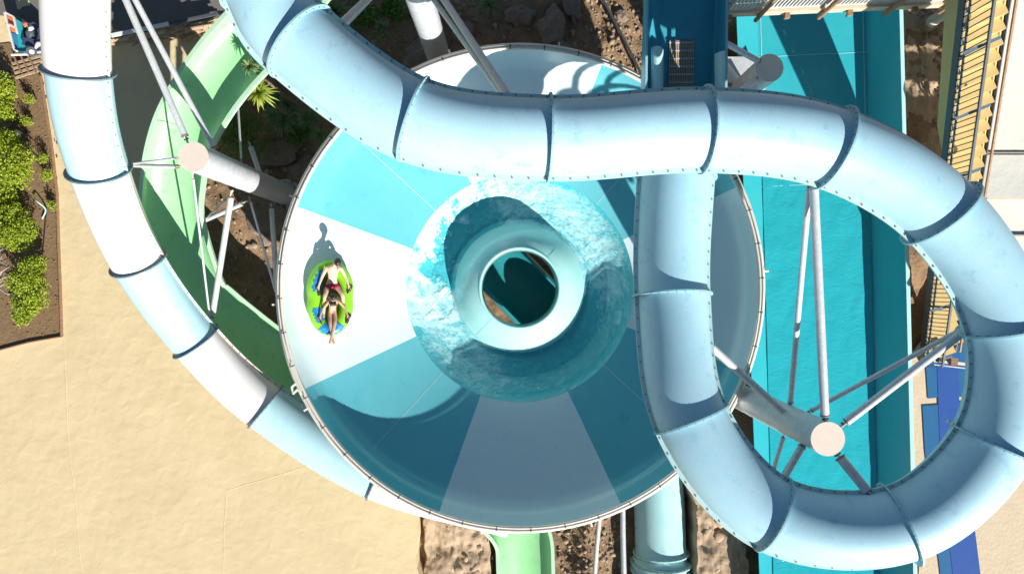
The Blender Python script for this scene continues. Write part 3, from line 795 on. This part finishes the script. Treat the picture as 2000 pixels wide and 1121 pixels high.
# ---------------------------------------------------------------- plants
def bush(name, px, py, rpx, h, label, seed, leafm, n=2600, z0=0.03, ls=.035, group=None, Dc=None):
    rnd = random.Random(seed); c = g2(px, py, z0+h*.6); r = rpx*(H-z0-h*.6)/F
    t = thing(name, label, 'shrub', group, loc=(c.x, c.y, z0))
    def fol(m):
        vs = []; fs = []
        lob = [(V(rnd.uniform(-.5,.5)*r, rnd.uniform(-.5,.5)*r, h*rnd.uniform(.45,.7)), rnd.uniform(.4,.66)) for _ in range(7)]
        for i in range(n):
            lc, lr = lob[i % 7]
            d = V(rnd.gauss(0,1), rnd.gauss(0,1), rnd.gauss(0,1)).normalized(); d.z = d.z*.75+.15
            k = lr*(1+.35*noise.noise(d*2.3+V(seed, i % 7, 0)))*rnd.uniform(.72, 1.05)
            p = lc+V(d.x*r*k, d.y*r*k, d.z*h*.75*k)
            if p.z < .02: continue
            p += V(c.x, c.y, z0)
            a = V(rnd.gauss(0,1), rnd.gauss(0,1), rnd.gauss(0,1)+.6).normalized(); b = a.orthogonal().normalized(); e = a.cross(b)
            q = rnd.uniform(0, 2*pi); b, e = b*cos(q)+e*sin(q), e*cos(q)-b*sin(q); s = ls*rnd.uniform(.6, 1.3)
            o = len(vs); vs += [p-b*s, p+e*s*.45, p+b*s, p-e*s*.45]; fs.append((o, o+1, o+2, o+3))
        m.add(vs, fs, leafm, False)
    piece('foliage', t, fol)
    def stem(m):
        for k in range(5):
            a = rnd.uniform(0, 2*pi); m.cyl((c.x, c.y, z0-.1), (c.x+cos(a)*r*.4, c.y+sin(a)*r*.4, z0+h*.5), .022, M['twig'], 7, .01)
    piece('stem', t, stem); return t
BU = [(6,168,24,.75,'upper left clipped shrub at the frame edge'),(8,214,20,.6,'small clipped shrub cut by the left frame edge under the topmost one'),
      (22,322,42,1.0,'big round yellow green shrub in the upper middle of the bed'),(6,286,34,.9,'yellow green shrub at the frame edge above the biggest one'),
      (12,395,28,.8,'low yellow green shrub wedged below the big round one'),(42,447,38,.95,'bushy shrub whose crown points to the dead branches'),
      (8,430,36,.9,'frame edge shrub joined to the bushy one in the bed middle'),(48,540,40,.95,'dense rounded shrub near the lower end of the bed'),
      (56,602,33,.7,'lowest shrub in the soil bed')]
for i, (x, y, r, h, lb) in enumerate(BU): bush('shrub', x, y, r*1.2, h, lb, i+3, M['leaf'], n=int(3600*(r/38)**2)+1200, group='clipped yellow green shrubs in the soil bed')
SM = [(60,192,10,.42,'topmost of the five small ball shrubs'),(52,236,10,.42,'second small ball shrub from the top, beside the white stone'),(84,312,12,.45,'small ball shrub halfway down the bed'),
      (92,342,13,.4,'small ball shrub touching the one above it'),(101,402,9,.35,'lowest and smallest ball shrub near the hose')]
for i, (x, y, r, h, lb) in enumerate(SM): bush('small_shrub', x, y, r*1.2, h, lb, i+31, M['leaf'], n=420, ls=.026, group='small ball shrubs along the irrigation hose')
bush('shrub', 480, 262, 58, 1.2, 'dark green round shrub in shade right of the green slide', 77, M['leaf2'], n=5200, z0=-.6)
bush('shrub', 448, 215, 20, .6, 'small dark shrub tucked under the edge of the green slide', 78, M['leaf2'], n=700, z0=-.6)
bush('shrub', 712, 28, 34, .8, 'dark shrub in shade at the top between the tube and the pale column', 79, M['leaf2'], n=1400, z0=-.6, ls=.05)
def rosette(px, py, D, L, label, seed, mt, n=70, cane=None):
    rnd = random.Random(seed); c = W(px, py, D)
    base = V(c.x, c.y, -.8)
    t = thing('spiky_plant', label, 'plant', 'spiky leaved plants in the shaded soil', loc=tuple(base))
    def f(m):
        for i in range(n):
            a = rnd.uniform(0, 2*pi); el = rnd.uniform(-.2, 1.2); l = L*rnd.uniform(.65, 1.05); w0 = .028*L/.5
            h = V(cos(a), sin(a), 0); s = V(-sin(a), cos(a), 0); vs = []
            for k in range(6):
                u = k/5; d = h*(cos(el)*u)*l+V(0,0,1)*(sin(el)*u-.55*u*u*cos(el))*l
                ww = w0*(1-u**2)*(.6+.8*min(1, u*4)); 
                vs += [c+d-s*ww, c+d+V(0,0,-.01), c+d+s*ww]
            fs = []
            for k in range(5): fs += [(3*k, 3*k+1, 3*k+4, 3*k+3), (3*k+1, 3*k+2, 3*k+5, 3*k+4)]
            m.add(vs, fs, mt)
    piece('leaves', t, f); piece('stem', t, lambda m: m.cyl(base, c, .05, M['twig'], 8, .035))
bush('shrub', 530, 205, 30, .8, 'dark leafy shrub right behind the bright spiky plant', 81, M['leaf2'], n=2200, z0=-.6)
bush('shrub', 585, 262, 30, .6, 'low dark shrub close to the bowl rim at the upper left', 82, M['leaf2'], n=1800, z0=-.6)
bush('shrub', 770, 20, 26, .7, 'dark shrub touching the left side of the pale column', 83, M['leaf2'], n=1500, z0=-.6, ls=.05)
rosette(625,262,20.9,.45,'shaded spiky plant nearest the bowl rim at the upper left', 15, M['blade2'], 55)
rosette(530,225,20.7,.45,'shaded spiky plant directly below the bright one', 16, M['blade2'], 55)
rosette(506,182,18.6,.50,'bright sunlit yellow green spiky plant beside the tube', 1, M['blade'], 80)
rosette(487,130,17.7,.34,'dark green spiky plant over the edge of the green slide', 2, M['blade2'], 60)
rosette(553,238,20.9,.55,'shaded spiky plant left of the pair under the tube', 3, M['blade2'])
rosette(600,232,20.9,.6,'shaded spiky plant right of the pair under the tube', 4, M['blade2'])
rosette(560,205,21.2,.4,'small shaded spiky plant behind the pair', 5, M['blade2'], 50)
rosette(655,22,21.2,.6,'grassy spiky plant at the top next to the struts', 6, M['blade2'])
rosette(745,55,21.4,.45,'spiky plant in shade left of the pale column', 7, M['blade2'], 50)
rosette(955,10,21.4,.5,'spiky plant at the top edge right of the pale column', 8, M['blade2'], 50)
rosette(1428,52,21.0,.22,'tiny bright plant in the gap beside the launch trough', 9, M['blade'], 30)
# boulders
def boulder(px, py, rpx, label, seed, sq=(1,.8,.5), zup=.1):
    c = g2(px, py, -.6); z = gz(c.x, c.y)
    def f(m): m.ico((c.x, c.y, z+zup), rpx*(H-z)/F, M['rock'], 4, .35, sq, seed)
    o = piece('boulder', None, f); tag(o, label, 'boulder', 'boulders in the dark soil')
for i, a in enumerate([(1078,52,36,'smooth boulder at the top right of the dark soil',(.6,1,.5)),(1085,95,30,'boulder just above the bowl rim at the top',(.9,.8,.5)),(1015,30,26,'low boulder left of the smooth one at the top',(1,.7,.4)),
      (1118,8,30,'boulder cut by the top frame edge',(1,.5,.5)),(545,300,38,'flat boulder right of the dark shrub',(1,.6,.3)),(520,430,40,'large flat boulder under the left column',(1,.9,.28)),
      (585,330,30,'boulder in shade beside the bowl rim',(1,.7,.4)),(820,110,34,'boulder at the foot of the pale column',(.8,1,.4)),(905,60,22,'small boulder right of the pale column',(1,.8,.5)),(1215,30,14,'small boulder in the sunlit strip of soil',(1,.8,.5)),
      (660,120,24,'boulder in shade under the tube near the top',(1,.8,.5))]):
    boulder(a[0], a[1], a[2], a[3], i+11, a[4])
# gravel and rubble
def gravel(m):
    rnd = random.Random(5)
    zones = [(1090,985,1235,1130,420),(1330,960,1420,1130,260),(1140,0,1262,175,300),(640,0,1150,110,260),(400,260,620,640,260),(830,1010,975,1130,40),(1765,20,1860,300,120),(1395,80,1440,300,40)]
    for x0, y0, x1, y1, n in zones:
        for i in range(n):
            px = rnd.uniform(x0, x1); py = rnd.uniform(y0, y1); c = g2(px, py, -.8); z = gz(c.x, c.y)
            if x0 == 830: z = -.8
            if x0 == 1765: z = -.15
            r = rnd.choice([.02,.03,.035,.05,.07,.11 if rnd.random() < .35 else .04])
            m.ico((c.x, c.y, z+r*.3), r, M['dust'] if rnd.random() < .7 else M['rock'], 1 if r < .06 else 2, .3, (1, rnd.uniform(.6,1), rnd.uniform(.5,.9)), i)
tag(piece('gravel', None, gravel), 'loose stones and rubble scattered over the earth', kind='stuff')
def rub(m):
    rnd = random.Random(15)
    for i in range(11):
        px = 860+rnd.uniform(-30,85); py = 1030+rnd.uniform(-10,95); c = g2(px, py, -.3)
        m.ico((c.x, c.y, -.48), rnd.uniform(.06,.22), M['dirt2'], 2, .35, (1, rnd.uniform(.5,1), .32), i+50)
    for i in range(9):
        px = 1400+rnd.uniform(-45,45); py = 1050+rnd.uniform(-60,75); c = g2(px, py, -.4)
        m.ico((c.x, c.y, -.12), rnd.uniform(.05,.2), M['dirt2'], 2, .35, (1, rnd.uniform(.5,1), .3), i+90)
tag(piece('earth_clods', None, rub), 'lumps of dried earth on the packed ground', kind='stuff')
# pipes and hoses
def pipe(name, pts, r, mt, label, c='pipe'):
    def f(m):
        P, k = cat([Vector(p) for p in pts], 8); rings = [[p+(s*cos(2*pi*i/8)+u*sin(2*pi*i/8))*r for i in range(8)] for p, T, s, u in frames(P)]
        m.loft(rings, mt, cap=True)
    return tag(piece(name, None, f), label, c)
pipe('pipe', [W(1172,1000,21.6), W(1166,1060,21.65), W(1160,1140,21.7)], .075, M['pvc'], 'pale inclined pipe on the gravel left of the pair below the bowl')
pipe('pipe', [W(1216,985,21.4), W(1217,1060,21.4), W(1219,1140,21.4)], .085, M['galv'], 'grey pipe in shade beside the teal tube below the bowl')
pipe('pipe', [W(1172,-10,22.0), W(1215,70,22.0), W(1262,165,22.0)], .045, M['dark'], 'dark pipe crossing the sunlit soil strip at the top')
def gp(a, b, z=.07): return V(g2(a,b).x, g2(a,b).y, z)
pipe('hose', [gp(20,140), gp(38,155), gp(60,190), gp(52,240), gp(62,290), gp(84,320), gp(96,370), gp(92,430), gp(84,520)], .014, M['black'], 'thin black irrigation hose winding through the soil bed', 'hose')
pipe('hose', [gp(70,385,.1), gp(84,396,.25), gp(94,410,.12), gp(86,428,.08)], .022, M['cyan_t'], 'short curled pale green hose end in the soil bed', 'hose')
def dead(m):
    rnd = random.Random(3)
    for i in range(26):
        a = gp(2+rnd.uniform(-12,10), 505+rnd.uniform(-50,60), rnd.uniform(.05,.5)); b = a+V(rnd.uniform(-.1,.55), rnd.uniform(-.5,.5), rnd.uniform(-.1,.3))
        c = (a+b)/2+V(rnd.uniform(-.1,.1), rnd.uniform(-.1,.1), .05); m.cyl(a, c, .016, M['slat'], 6, .012); m.cyl(c, b, .012, M['slat'], 6, .005)
tag(piece('dead_branches', None, dead), 'bleached dead branches at the left frame edge between the shrubs', 'branches')
for i, (x, y, r, lb) in enumerate([(38,262,8,'white stone in the bed beside the second ball shrub'),(20,243,9,'grey stone between the shrubs near the frame edge')]):
    q = gp(x, y, .08); tag(piece('stone', None, lambda m: m.ico(q, r*.016, M['white'] if i == 0 else M['rock'], 3, .3, (1,.7,.6), i+5)), lb, 'stone')

# ---------------------------------------------------------------- driftwood wall, timber grid, painted boat
dw = thing('driftwood_wall', 'low wall of stacked driftwood with a pale top rail behind the left tube', 'wall')
def logs(m):
    rnd = random.Random(8)
    for i in range(46):
        t = rnd.random(); z = rnd.uniform(.05, .62)
        a = gp(205+235*t, 98-38*t+rnd.uniform(-14,8), z); l = rnd.uniform(.35, .9); an = R_(12)+rnd.uniform(-.35,.35)
        d = V(cos(an), sin(an), rnd.uniform(-.06,.06))*l/2; m.cyl(a-d, a+d, rnd.uniform(.03,.07), M['log'], 9, rnd.uniform(.02,.05))
piece('logs', dw, logs)
piece('top_rail', dw, lambda m: (m.beam(W(218,70,20.8), W(330,47,20.8), .11, .05, M['white']), m.beam(W(330,47,20.8), W(440,24,20.8), .09, .05, M['rail'])))
tg = thing('timber_grid', 'loose grid of brown timber slats lying beside the painted boat', 'timber')
for i in range(4):
    piece('slat', tg, lambda m: m.beam(gp(30+2*i, 128+9*i, .12), gp(88, 112+9*i, .14), .07, .05, M['log']))
for x in (42, 56, 70):
    piece('crossbar', tg, lambda m: m.beam(gp(x-8, 112, .17), gp(x+8, 146, .17), .05, .04, M['wood']))
tg2 = thing('timber_stack', 'small stack of pale timbers at the frame edge left of the painted boat', 'timber')
for i in range(5): piece('timber', tg2, lambda m: m.beam(gp(-14, 22+9*i, .25), gp(8, 17+9*i, .27), .08, .06, M['log']))
bt = thing('painted_boat', 'small wrecked boat with orange and teal painted side and white frame', 'boat')
bd = 20.9
def bq(pts, mt, h=.04, D=bd): return lambda m: m.poly([W(a, b, D) for a, b in reversed(pts)], mt, h)
piece('hull', bt, lambda m: (m.poly([W(a,b,21.0) for a,b in [(28,100),(90,100),(84,60),(66,44),(40,38),(10,26)]], M['navy'], .45)))
piece('side_panel', bt, bq([(12,27),(26,33),(34,66),(22,62)], M['orange'], D=20.85))
piece('side_panel', bt, bq([(21,64),(33,67),(36,100),(28,98)], M['bluep'], D=20.86))
piece('side_panel', bt, bq([(29,36),(42,44),(50,104),(37,100)], M['tealp'], D=20.87))
def wf(m):
    for a, b in (((9,25),(28,98)),((28,98),(34,101)),((27,34),(34,66)),((22,108),(56,107)),((66,104),(90,101)),((10,25),(27,34)),((17,49),(31,56))): m.beam(W(*a,20.75), W(*b,20.75), .045, .05, M['white'])
piece('frame', bt, wf)
piece('wheel', bt, lambda m: (m.cyl(W(62,102,20.7), W(62,102,20.62), .14, M['dark'], 20), m.cyl(W(62,102,20.62), W(62,102,20.6), .07, M['slat'], 16)))
piece('cargo', bt, lambda m: (m.ico(W(58,65,20.6), .15, M['dark'], 2, .4, (1,.8,.6), 3), m.ico(W(60,56,20.5), .09, M['white'], 2, .4, (1,.8,.6), 4), m.ico(W(50,48,20.6), .1, M['orange'], 2, .5, (1,.7,.5), 5), m.box(W(60,84,20.75), (.45,.22,.1), M['navy'], Matrix.Rotation(-.2,3,'Z')), m.ico(W(74,88,20.6), .10, M['white'], 2, .3, (.7,1.3,.5), 7)))

# junction bracket on the rim where the tubes meet
def jb(m):
    m.beam(W(570,756,18.3), W(583,745,18.2), .05, .05, M['white']); m.beam(W(573,768,18.3), W(586,757,18.2), .05, .05, M['white']); m.beam(W(570,756,18.3), W(574,770,18.3), .05, .05, M['white'])
    m.beam(W(583,744,18.15), W(588,772,18.15), .04, .05, M['white'])
piece('junction_bracket', bowl, jb)

# ---------------------------------------------------------------- raft and riders (built in raft space, then tilted onto the bowl floor)
rc = W(646, 582, 19.17)
slope = atan2(1.2, 2.5)
out = (V(rc.x, rc.y, 0)-V(BC.x, BC.y, 0)).normalized()
nrm = (V(0,0,1)*cos(slope*.62) - out*sin(slope*.62)).normalized()
yax = (V(0,1,0)-nrm*nrm.y).normalized(); xax = yax.cross(nrm).normalized()
RM = Matrix((( xax.x, yax.x, nrm.x, rc.x), (xax.y, yax.y, nrm.y, rc.y), (xax.z, yax.z, nrm.z, rc.z+.06), (0,0,0,1)))
S = .00307
def rp(zx, zy, z): return V((zx-345)*S, (615-zy)*S, z)
raft = thing('raft', 'lime green double inflatable raft with blue patches sliding on the white wedge', 'raft'); raft.matrix_world = RM; raft['local'] = 1
def outline(t, inset=0):
    # peanut: two overlapping round lobes
    a = 2*pi*t; x = sin(a); y = cos(a)
    w_ = .66-.05*math.exp(-(y/.22)**2) - inset; l = 1.05-inset
    return V(w_*math.copysign(abs(x)**.92, x)*(1-.10*max(0,-y)), l*math.copysign(abs(y)**.97, y), 0)
TR = .19
def rtube(m):
    n = 96; P = [outline(i/n, TR)+V(0,0,TR) for i in range(n)]
    rings = []
    for i, p in enumerate(P):
        T = (P[(i+1) % n]-P[i-1]).normalized(); s = T.cross(V(0,0,1))
        rings.append([p+s*(cos(2*pi*k/18)*TR)+V(0,0,1)*(sin(2*pi*k/18)*TR) for k in range(18)])
    m.loft(rings+[rings[0]], M['raftg'])
piece('tube', raft, rtube)
def rfl(m):
    n = 48; m.poly([outline(i/n, TR)*1.0+V(0,0,.10) for i in range(n)][::-1], M['raftg'], .04)
piece('floor', raft, rfl)
def rbar(m):
    for y in (.06, .74):
        P = [V(-.44+.88*i/12, y-.06*sin(pi*i/12), .17) for i in range(13)]
        rings = [[p+V(0,1,0)*cos(2*pi*k/14)*.12+V(0,0,1)*sin(2*pi*k/14)*.12 for k in range(14)] for p in P]; m.loft(rings, M['raftg'], cap=True)
piece('seat_back', raft, rbar)
def patch(t0, t1, a0, a1, mt, name='patch', dots=0):
    def f(m):
        n = 26; rings = []
        for i in range(n+1):
            t = t0+(t1-t0)*i/n; p = outline(t, TR)+V(0,0,TR); T = (outline(t+.004, TR)-outline(t-.004, TR)).normalized(); s = T.cross(V(0,0,1))
            if s.dot(p) < 0: s = -s
            wob = .12*sin(i*1.1)
            rings.append([p+(s*cos(q)+V(0,0,1)*sin(q))*(TR+.006) for q in [R_(a0+(a1-a0)*k/8)+wob*(k in (0,8)) for k in range(9)]])
        m.loft(rings, mt, closed=False)
        rnd = random.Random(int(t0*100))
        for _ in range(dots):
            t = rnd.uniform(t0, t1); p = outline(t, TR)+V(0,0,TR); T = (outline(t+.004, TR)-outline(t-.004, TR)).normalized(); s = T.cross(V(0,0,1))
            if s.dot(p) < 0: s = -s
            q = R_(rnd.uniform(a0+12, a1-12)); nn = s*cos(q)+V(0,0,1)*sin(q); c = p+nn*(TR+.012); e = T.cross(nn)
            l = rnd.uniform(.015,.03); m.add([c-T*l-e*.008, c+T*l-e*.008, c+T*l+e*.008, c-T*l+e*.008], [(0,1,2,3)], M['raftc'], False)
    return piece(name, raft, f)
patch(.78, .93, 80, 165, M['raftb'], dots=12); patch(.61, .70, 75, 170, M['raftb'], dots=10); patch(.40, .58, 40, 150, M['raftb'], dots=14)
HANDS = {'m': [(238,548), (508,540)], 'w': [(256,812), (497,800)]}
for k_ in HANDS:
    for zx, zy in HANDS[k_]:
        def hd_(m):
            c = rp(zx, zy, .40); d = V(.04 if zx < 345 else -.04, -.09, 0)
            P, kk = cat([c-d+V(0,0,-.05), c-d*.8+V(0,0,.02), c+d*.8+V(0,0,.02), c+d+V(0,0,-.05)], 5)
            m.loft([[p+(s*cos(2*pi*i/10)+u*sin(2*pi*i/10))*.024 for i in range(10)] for p, T, s, u in frames(P)], M['black'], cap=True)
            q = Matrix.Rotation(atan2(d.y, d.x), 3, 'Z'); m.box(c-V(0,0,.05), (.27,.11,.02), M['black'], q)
        piece('handle', raft, hd_)

def skin(name, verts, edges, rads, mats, parent=None, sub=2, root=0, extra=None):
    me = bpy.data.meshes.new(name); me.from_pydata([tuple(v) for v in verts], edges, []); me.update()
    o = bpy.data.objects.new(name, me); SC.collection.objects.link(o)
    md = o.modifiers.new('skin', 'SKIN'); md.use_smooth_shade = True; md.branch_smoothing = .6
    for i, r in enumerate(rads):
        rr = r if isinstance(r, tuple) else (r, r)
        me.skin_vertices[0].data[i].radius = rr
    me.skin_vertices[0].data[root].use_root = True
    ms = o.modifiers.new('sub', 'SUBSURF'); ms.levels = sub; ms.render_levels = sub
    dg = bpy.context.evaluated_depsgraph_get(); ev = o.evaluated_get(dg); nm = bpy.data.meshes.new_from_object(ev)
    bpy.data.objects.remove(o)
    if extra:
        b = bmesh.new(); b.from_mesh(nm)
        for e in extra: b.from_mesh(e)
        b.to_mesh(nm); b.free()
    nm.materials.clear(); nm.materials.append(mats)
    for p in nm.polygons: p.use_smooth = True
    oo = bpy.data.objects.new(name, nm); SC.collection.objects.link(oo)
    if parent: oo.parent = parent
    return oo
def chain(pts, rads):
    vs = [Vector(p) for p in pts]
    o = skin('finger', vs, [(i, i+1) for i in range(len(vs)-1)], rads, M['skin1'], sub=1); me = o.data; bpy.data.objects.remove(o); return me
def ellip(c, sx, sy, sz, rot=None, n=3):
    b = bmesh.new(); bmesh.ops.create_icosphere(b, subdivisions=n, radius=1)
    for v in b.verts:
        p = V(v.co.x*sx, v.co.y*sy, v.co.z*sz)
        if rot is not None: p = rot @ p
        v.co = Vector(c)+p
    me = bpy.data.meshes.new('e'); b.to_mesh(me); b.free(); return me
def person(J, rads, mt, name_label, hands, headc, headR, face, extra_pts=None):
    names = list(J.keys()); idx = {n: i for i, n in enumerate(names)}
    E = [('pelvis','waist'),('waist','chest'),('chest','neck'),('neck','head0'),('head0','head1')]
    for s_ in 'lr':
        E += [('chest','sh_'+s_),('sh_'+s_,'el_'+s_),('el_'+s_,'wr_'+s_),('wr_'+s_,'pa_'+s_),('pelvis','hi_'+s_),('hi_'+s_,'kn_'+s_),('kn_'+s_,'an_'+s_),('an_'+s_,'to_'+s_)]
    ex = []
    for s_ in 'lr':
        w0 = J['wr_'+s_]; p0 = J['pa_'+s_]; d = (p0-w0).normalized(); side = d.cross(V(0,0,1)).normalized(); hx = 1 if s_ == 'r' else -1
        for k, ln in enumerate((.066,.076,.072,.058)):
            b_ = p0+side*((k-1.5)*.019); ex.append(chain([b_-d*.03, b_+d*ln*.45+V(0,0,.004), b_+d*ln*.75-V(0,0,.02), b_+d*ln*.7-V(0,0,.045)], [.010,.009,.0085,.008]))
        tb = w0.lerp(p0, .35)-side*hx*.02; ex.append(chain([tb, tb-side*hx*.028+d*.02, tb-side*hx*.03+d*.045-V(0,0,.012)], [.012,.0105,.009]))
    # face: nose, ears, eye sockets
    fd = face.normalized(); up = (V(0,0,1)-fd*fd.z).normalized(); sd_ = fd.cross(up)
    ex.append(ellip(headc, headR*.78, headR*.9, headR*1.12, Matrix((sd_, fd, up)).transposed()))
    ex.append(ellip(headc+fd*headR*.92-up*.015, .014, .02, .024, Matrix((sd_, fd, up)).transposed(), 2))
    for q in (-1, 1): ex.append(ellip(headc+sd_*q*headR*.8, .012, .02, .03, Matrix((sd_, fd, up)).transposed(), 2))
    body = skin('person', [J[n] for n in names], [(idx[a], idx[b]) for a, b in E], [rads[n.split('_')[0]] for n in names], mt, root=idx['pelvis'], extra=ex)
    body.matrix_world = RM; tag(body, name_label, 'person')
    def hair(m):
        n = 22; vs = []; fs = []
        q = Matrix((sd_, fd, up)).transposed()
        b = bmesh.new(); bmesh.ops.create_icosphere(b, subdivisions=4, radius=1)
        for v in b.verts:
            k = 1+.05*noise.noise(v.co*9)
            v.co = headc+q @ V(v.co.x*headR*.87*k, v.co.y*headR*1.0*k-.012, v.co.z*headR*1.2*k+.008)
        dead_ = [v for v in b.verts if (v.co-headc).dot(fd) > headR*.35 and (v.co-headc).dot(up) < headR*.62 or (v.co-headc).dot(up) < -headR*.7]
        bmesh.ops.delete(b, geom=dead_, context='VERTS')
        b.verts.index_update(); m.add([v.co for v in b.verts], [tuple(v.index for v in f.verts) for f in b.faces], M['hair']); b.free()
    h = piece('hair', None, hair); h.parent = body
    eyes = piece('eyes', None, lambda m: [m.ico(headc+fd*headR*.86+sd_*q*.033+up*.015, .011, M['white'], 2, 0) or m.ico(headc+fd*headR*.93+sd_*q*.033+up*.015, .006, M['hair'], 1, 0) for q in (-1, 1)]); eyes.parent = body
    mo = piece('mouth', None, lambda m: m.ico(headc+fd*headR*.88-up*.052, .018, M['shorts'], 2, 0, (1,.5,.35))); mo.parent = body
    return body
J = {'pelvis': rp(358,480,.26), 'waist': rp(362,425,.36), 'chest': rp(368,362,.52), 'neck': rp(385,322,.62), 'head0': rp(396,305,.68), 'head1': rp(402,296,.74)}
J.update({'sh_l': rp(312,345,.57), 'el_l': rp(272,430,.45), 'wr_l': rp(243,510,.43), 'pa_l': rp(238,535,.435),
          'sh_r': rp(434,345,.57), 'el_r': rp(474,425,.45), 'wr_r': rp(502,500,.43), 'pa_r': rp(507,525,.435),
          'hi_l': rp(322,500,.27), 'kn_l': rp(296,600,.46), 'an_l': rp(288,755,.24), 'to_l': rp(284,795,.30),
          'hi_r': rp(398,500,.27), 'kn_r': rp(452,590,.46), 'an_r': rp(458,725,.24), 'to_r': rp(464,765,.30)})
rm = {'pelvis': (.135,.11), 'waist': (.13,.10), 'chest': (.165,.12), 'neck': .066, 'head0': .066, 'head1': .07, 'sh': .062, 'el': .042, 'wr': .029, 'pa': (.042,.02), 'hi': .092, 'kn': .06, 'an': .038, 'to': (.042,.022)}
man = person(J, rm, M['skin1'], 'man in crimson swim shorts riding at the back of the green raft', None, rp(404,302,.77), .116, V(-.12,-1,-.35))
def shorts(m):
    pass
sv = [J['pelvis']+V(0,.05,.03), J['pelvis'], J['hi_l'], J['hi_l'].lerp(J['kn_l'], .42), J['hi_r'], J['hi_r'].lerp(J['kn_r'], .42)]
sh_ = skin('swim_shorts', sv, [(0,1),(1,2),(2,3),(1,4),(4,5)], [(.165,.14),(.175,.145),.125,.115,.125,.115], M['shorts'], parent=man, root=1)
J2 = {'pelvis': rp(362,728,.24), 'waist': rp(364,700,.33), 'chest': rp(370,655,.45), 'neck': rp(374,628,.53), 'head0': rp(372,612,.59), 'head1': rp(370,604,.64)}
J2.update({'sh_l': rp(330,645,.48), 'el_l': rp(282,712,.42), 'wr_l': rp(258,775,.43), 'pa_l': rp(256,800,.435),
           'sh_r': rp(412,640,.48), 'el_r': rp(468,700,.42), 'wr_r': rp(492,765,.43), 'pa_r': rp(497,788,.435),
           'hi_l': rp(338,742,.25), 'kn_l': rp(342,838,.40), 'an_l': rp(366,985,.42), 'to_l': rp(376,1028,.45),
           'hi_r': rp(386,742,.25), 'kn_r': rp(383,838,.41), 'an_r': rp(350,975,.47), 'to_r': rp(336,1022,.49)})
rw = {'pelvis': (.115,.095), 'waist': (.095,.08), 'chest': (.12,.095), 'neck': .043, 'head0': .05, 'head1': .06, 'sh': .05, 'el': .035, 'wr': .025, 'pa': (.036,.018), 'hi': .082, 'kn': .055, 'an': .034, 'to': (.038,.02)}
wom = person(J2, rw, M['skin2'], 'woman in dark bikini with crossed feet riding at the front of the green raft', None, rp(368,610,.68), .108, V(.05,-1,-.1))
skin('bikini_bottom', [J2['pelvis']+V(0,.02,.02), J2['pelvis']+V(0,-.03,.03), J2['pelvis']+V(0,-.03,-.04)], [(0,1),(1,2)], [(.128,.10),(.09,.075),.08], M['bikini'], parent=wom, root=0)
skin('bikini_top', [rp(340,668,.52), rp(368,673,.52), rp(398,664,.52)], [(0,1),(1,2)], [.078,.06,.078], M['bikini'], parent=wom, root=1)
def longhair(m):
    c = rp(366,596,.68)
    for k in range(30):
        u_ = -1+2*k/29; q = c+V(u_*.085, .04-.03*abs(u_), .05)
        e = V(u_*.09, -.15+.07*random.random()+.06*(1-abs(u_)), -.09); P, kk = cat([q, q+e*.5+V(0,0,.05), q+e+V(0,0,-.02)], 4)
        m.loft([[p+(s*cos(2*pi*i/6)+u*sin(2*pi*i/6))*.018 for i in range(6)] for p, T, s, u in frames(P)], M['hair'], cap=True)
lh = piece('long_hair', None, longhair); lh.parent = wom
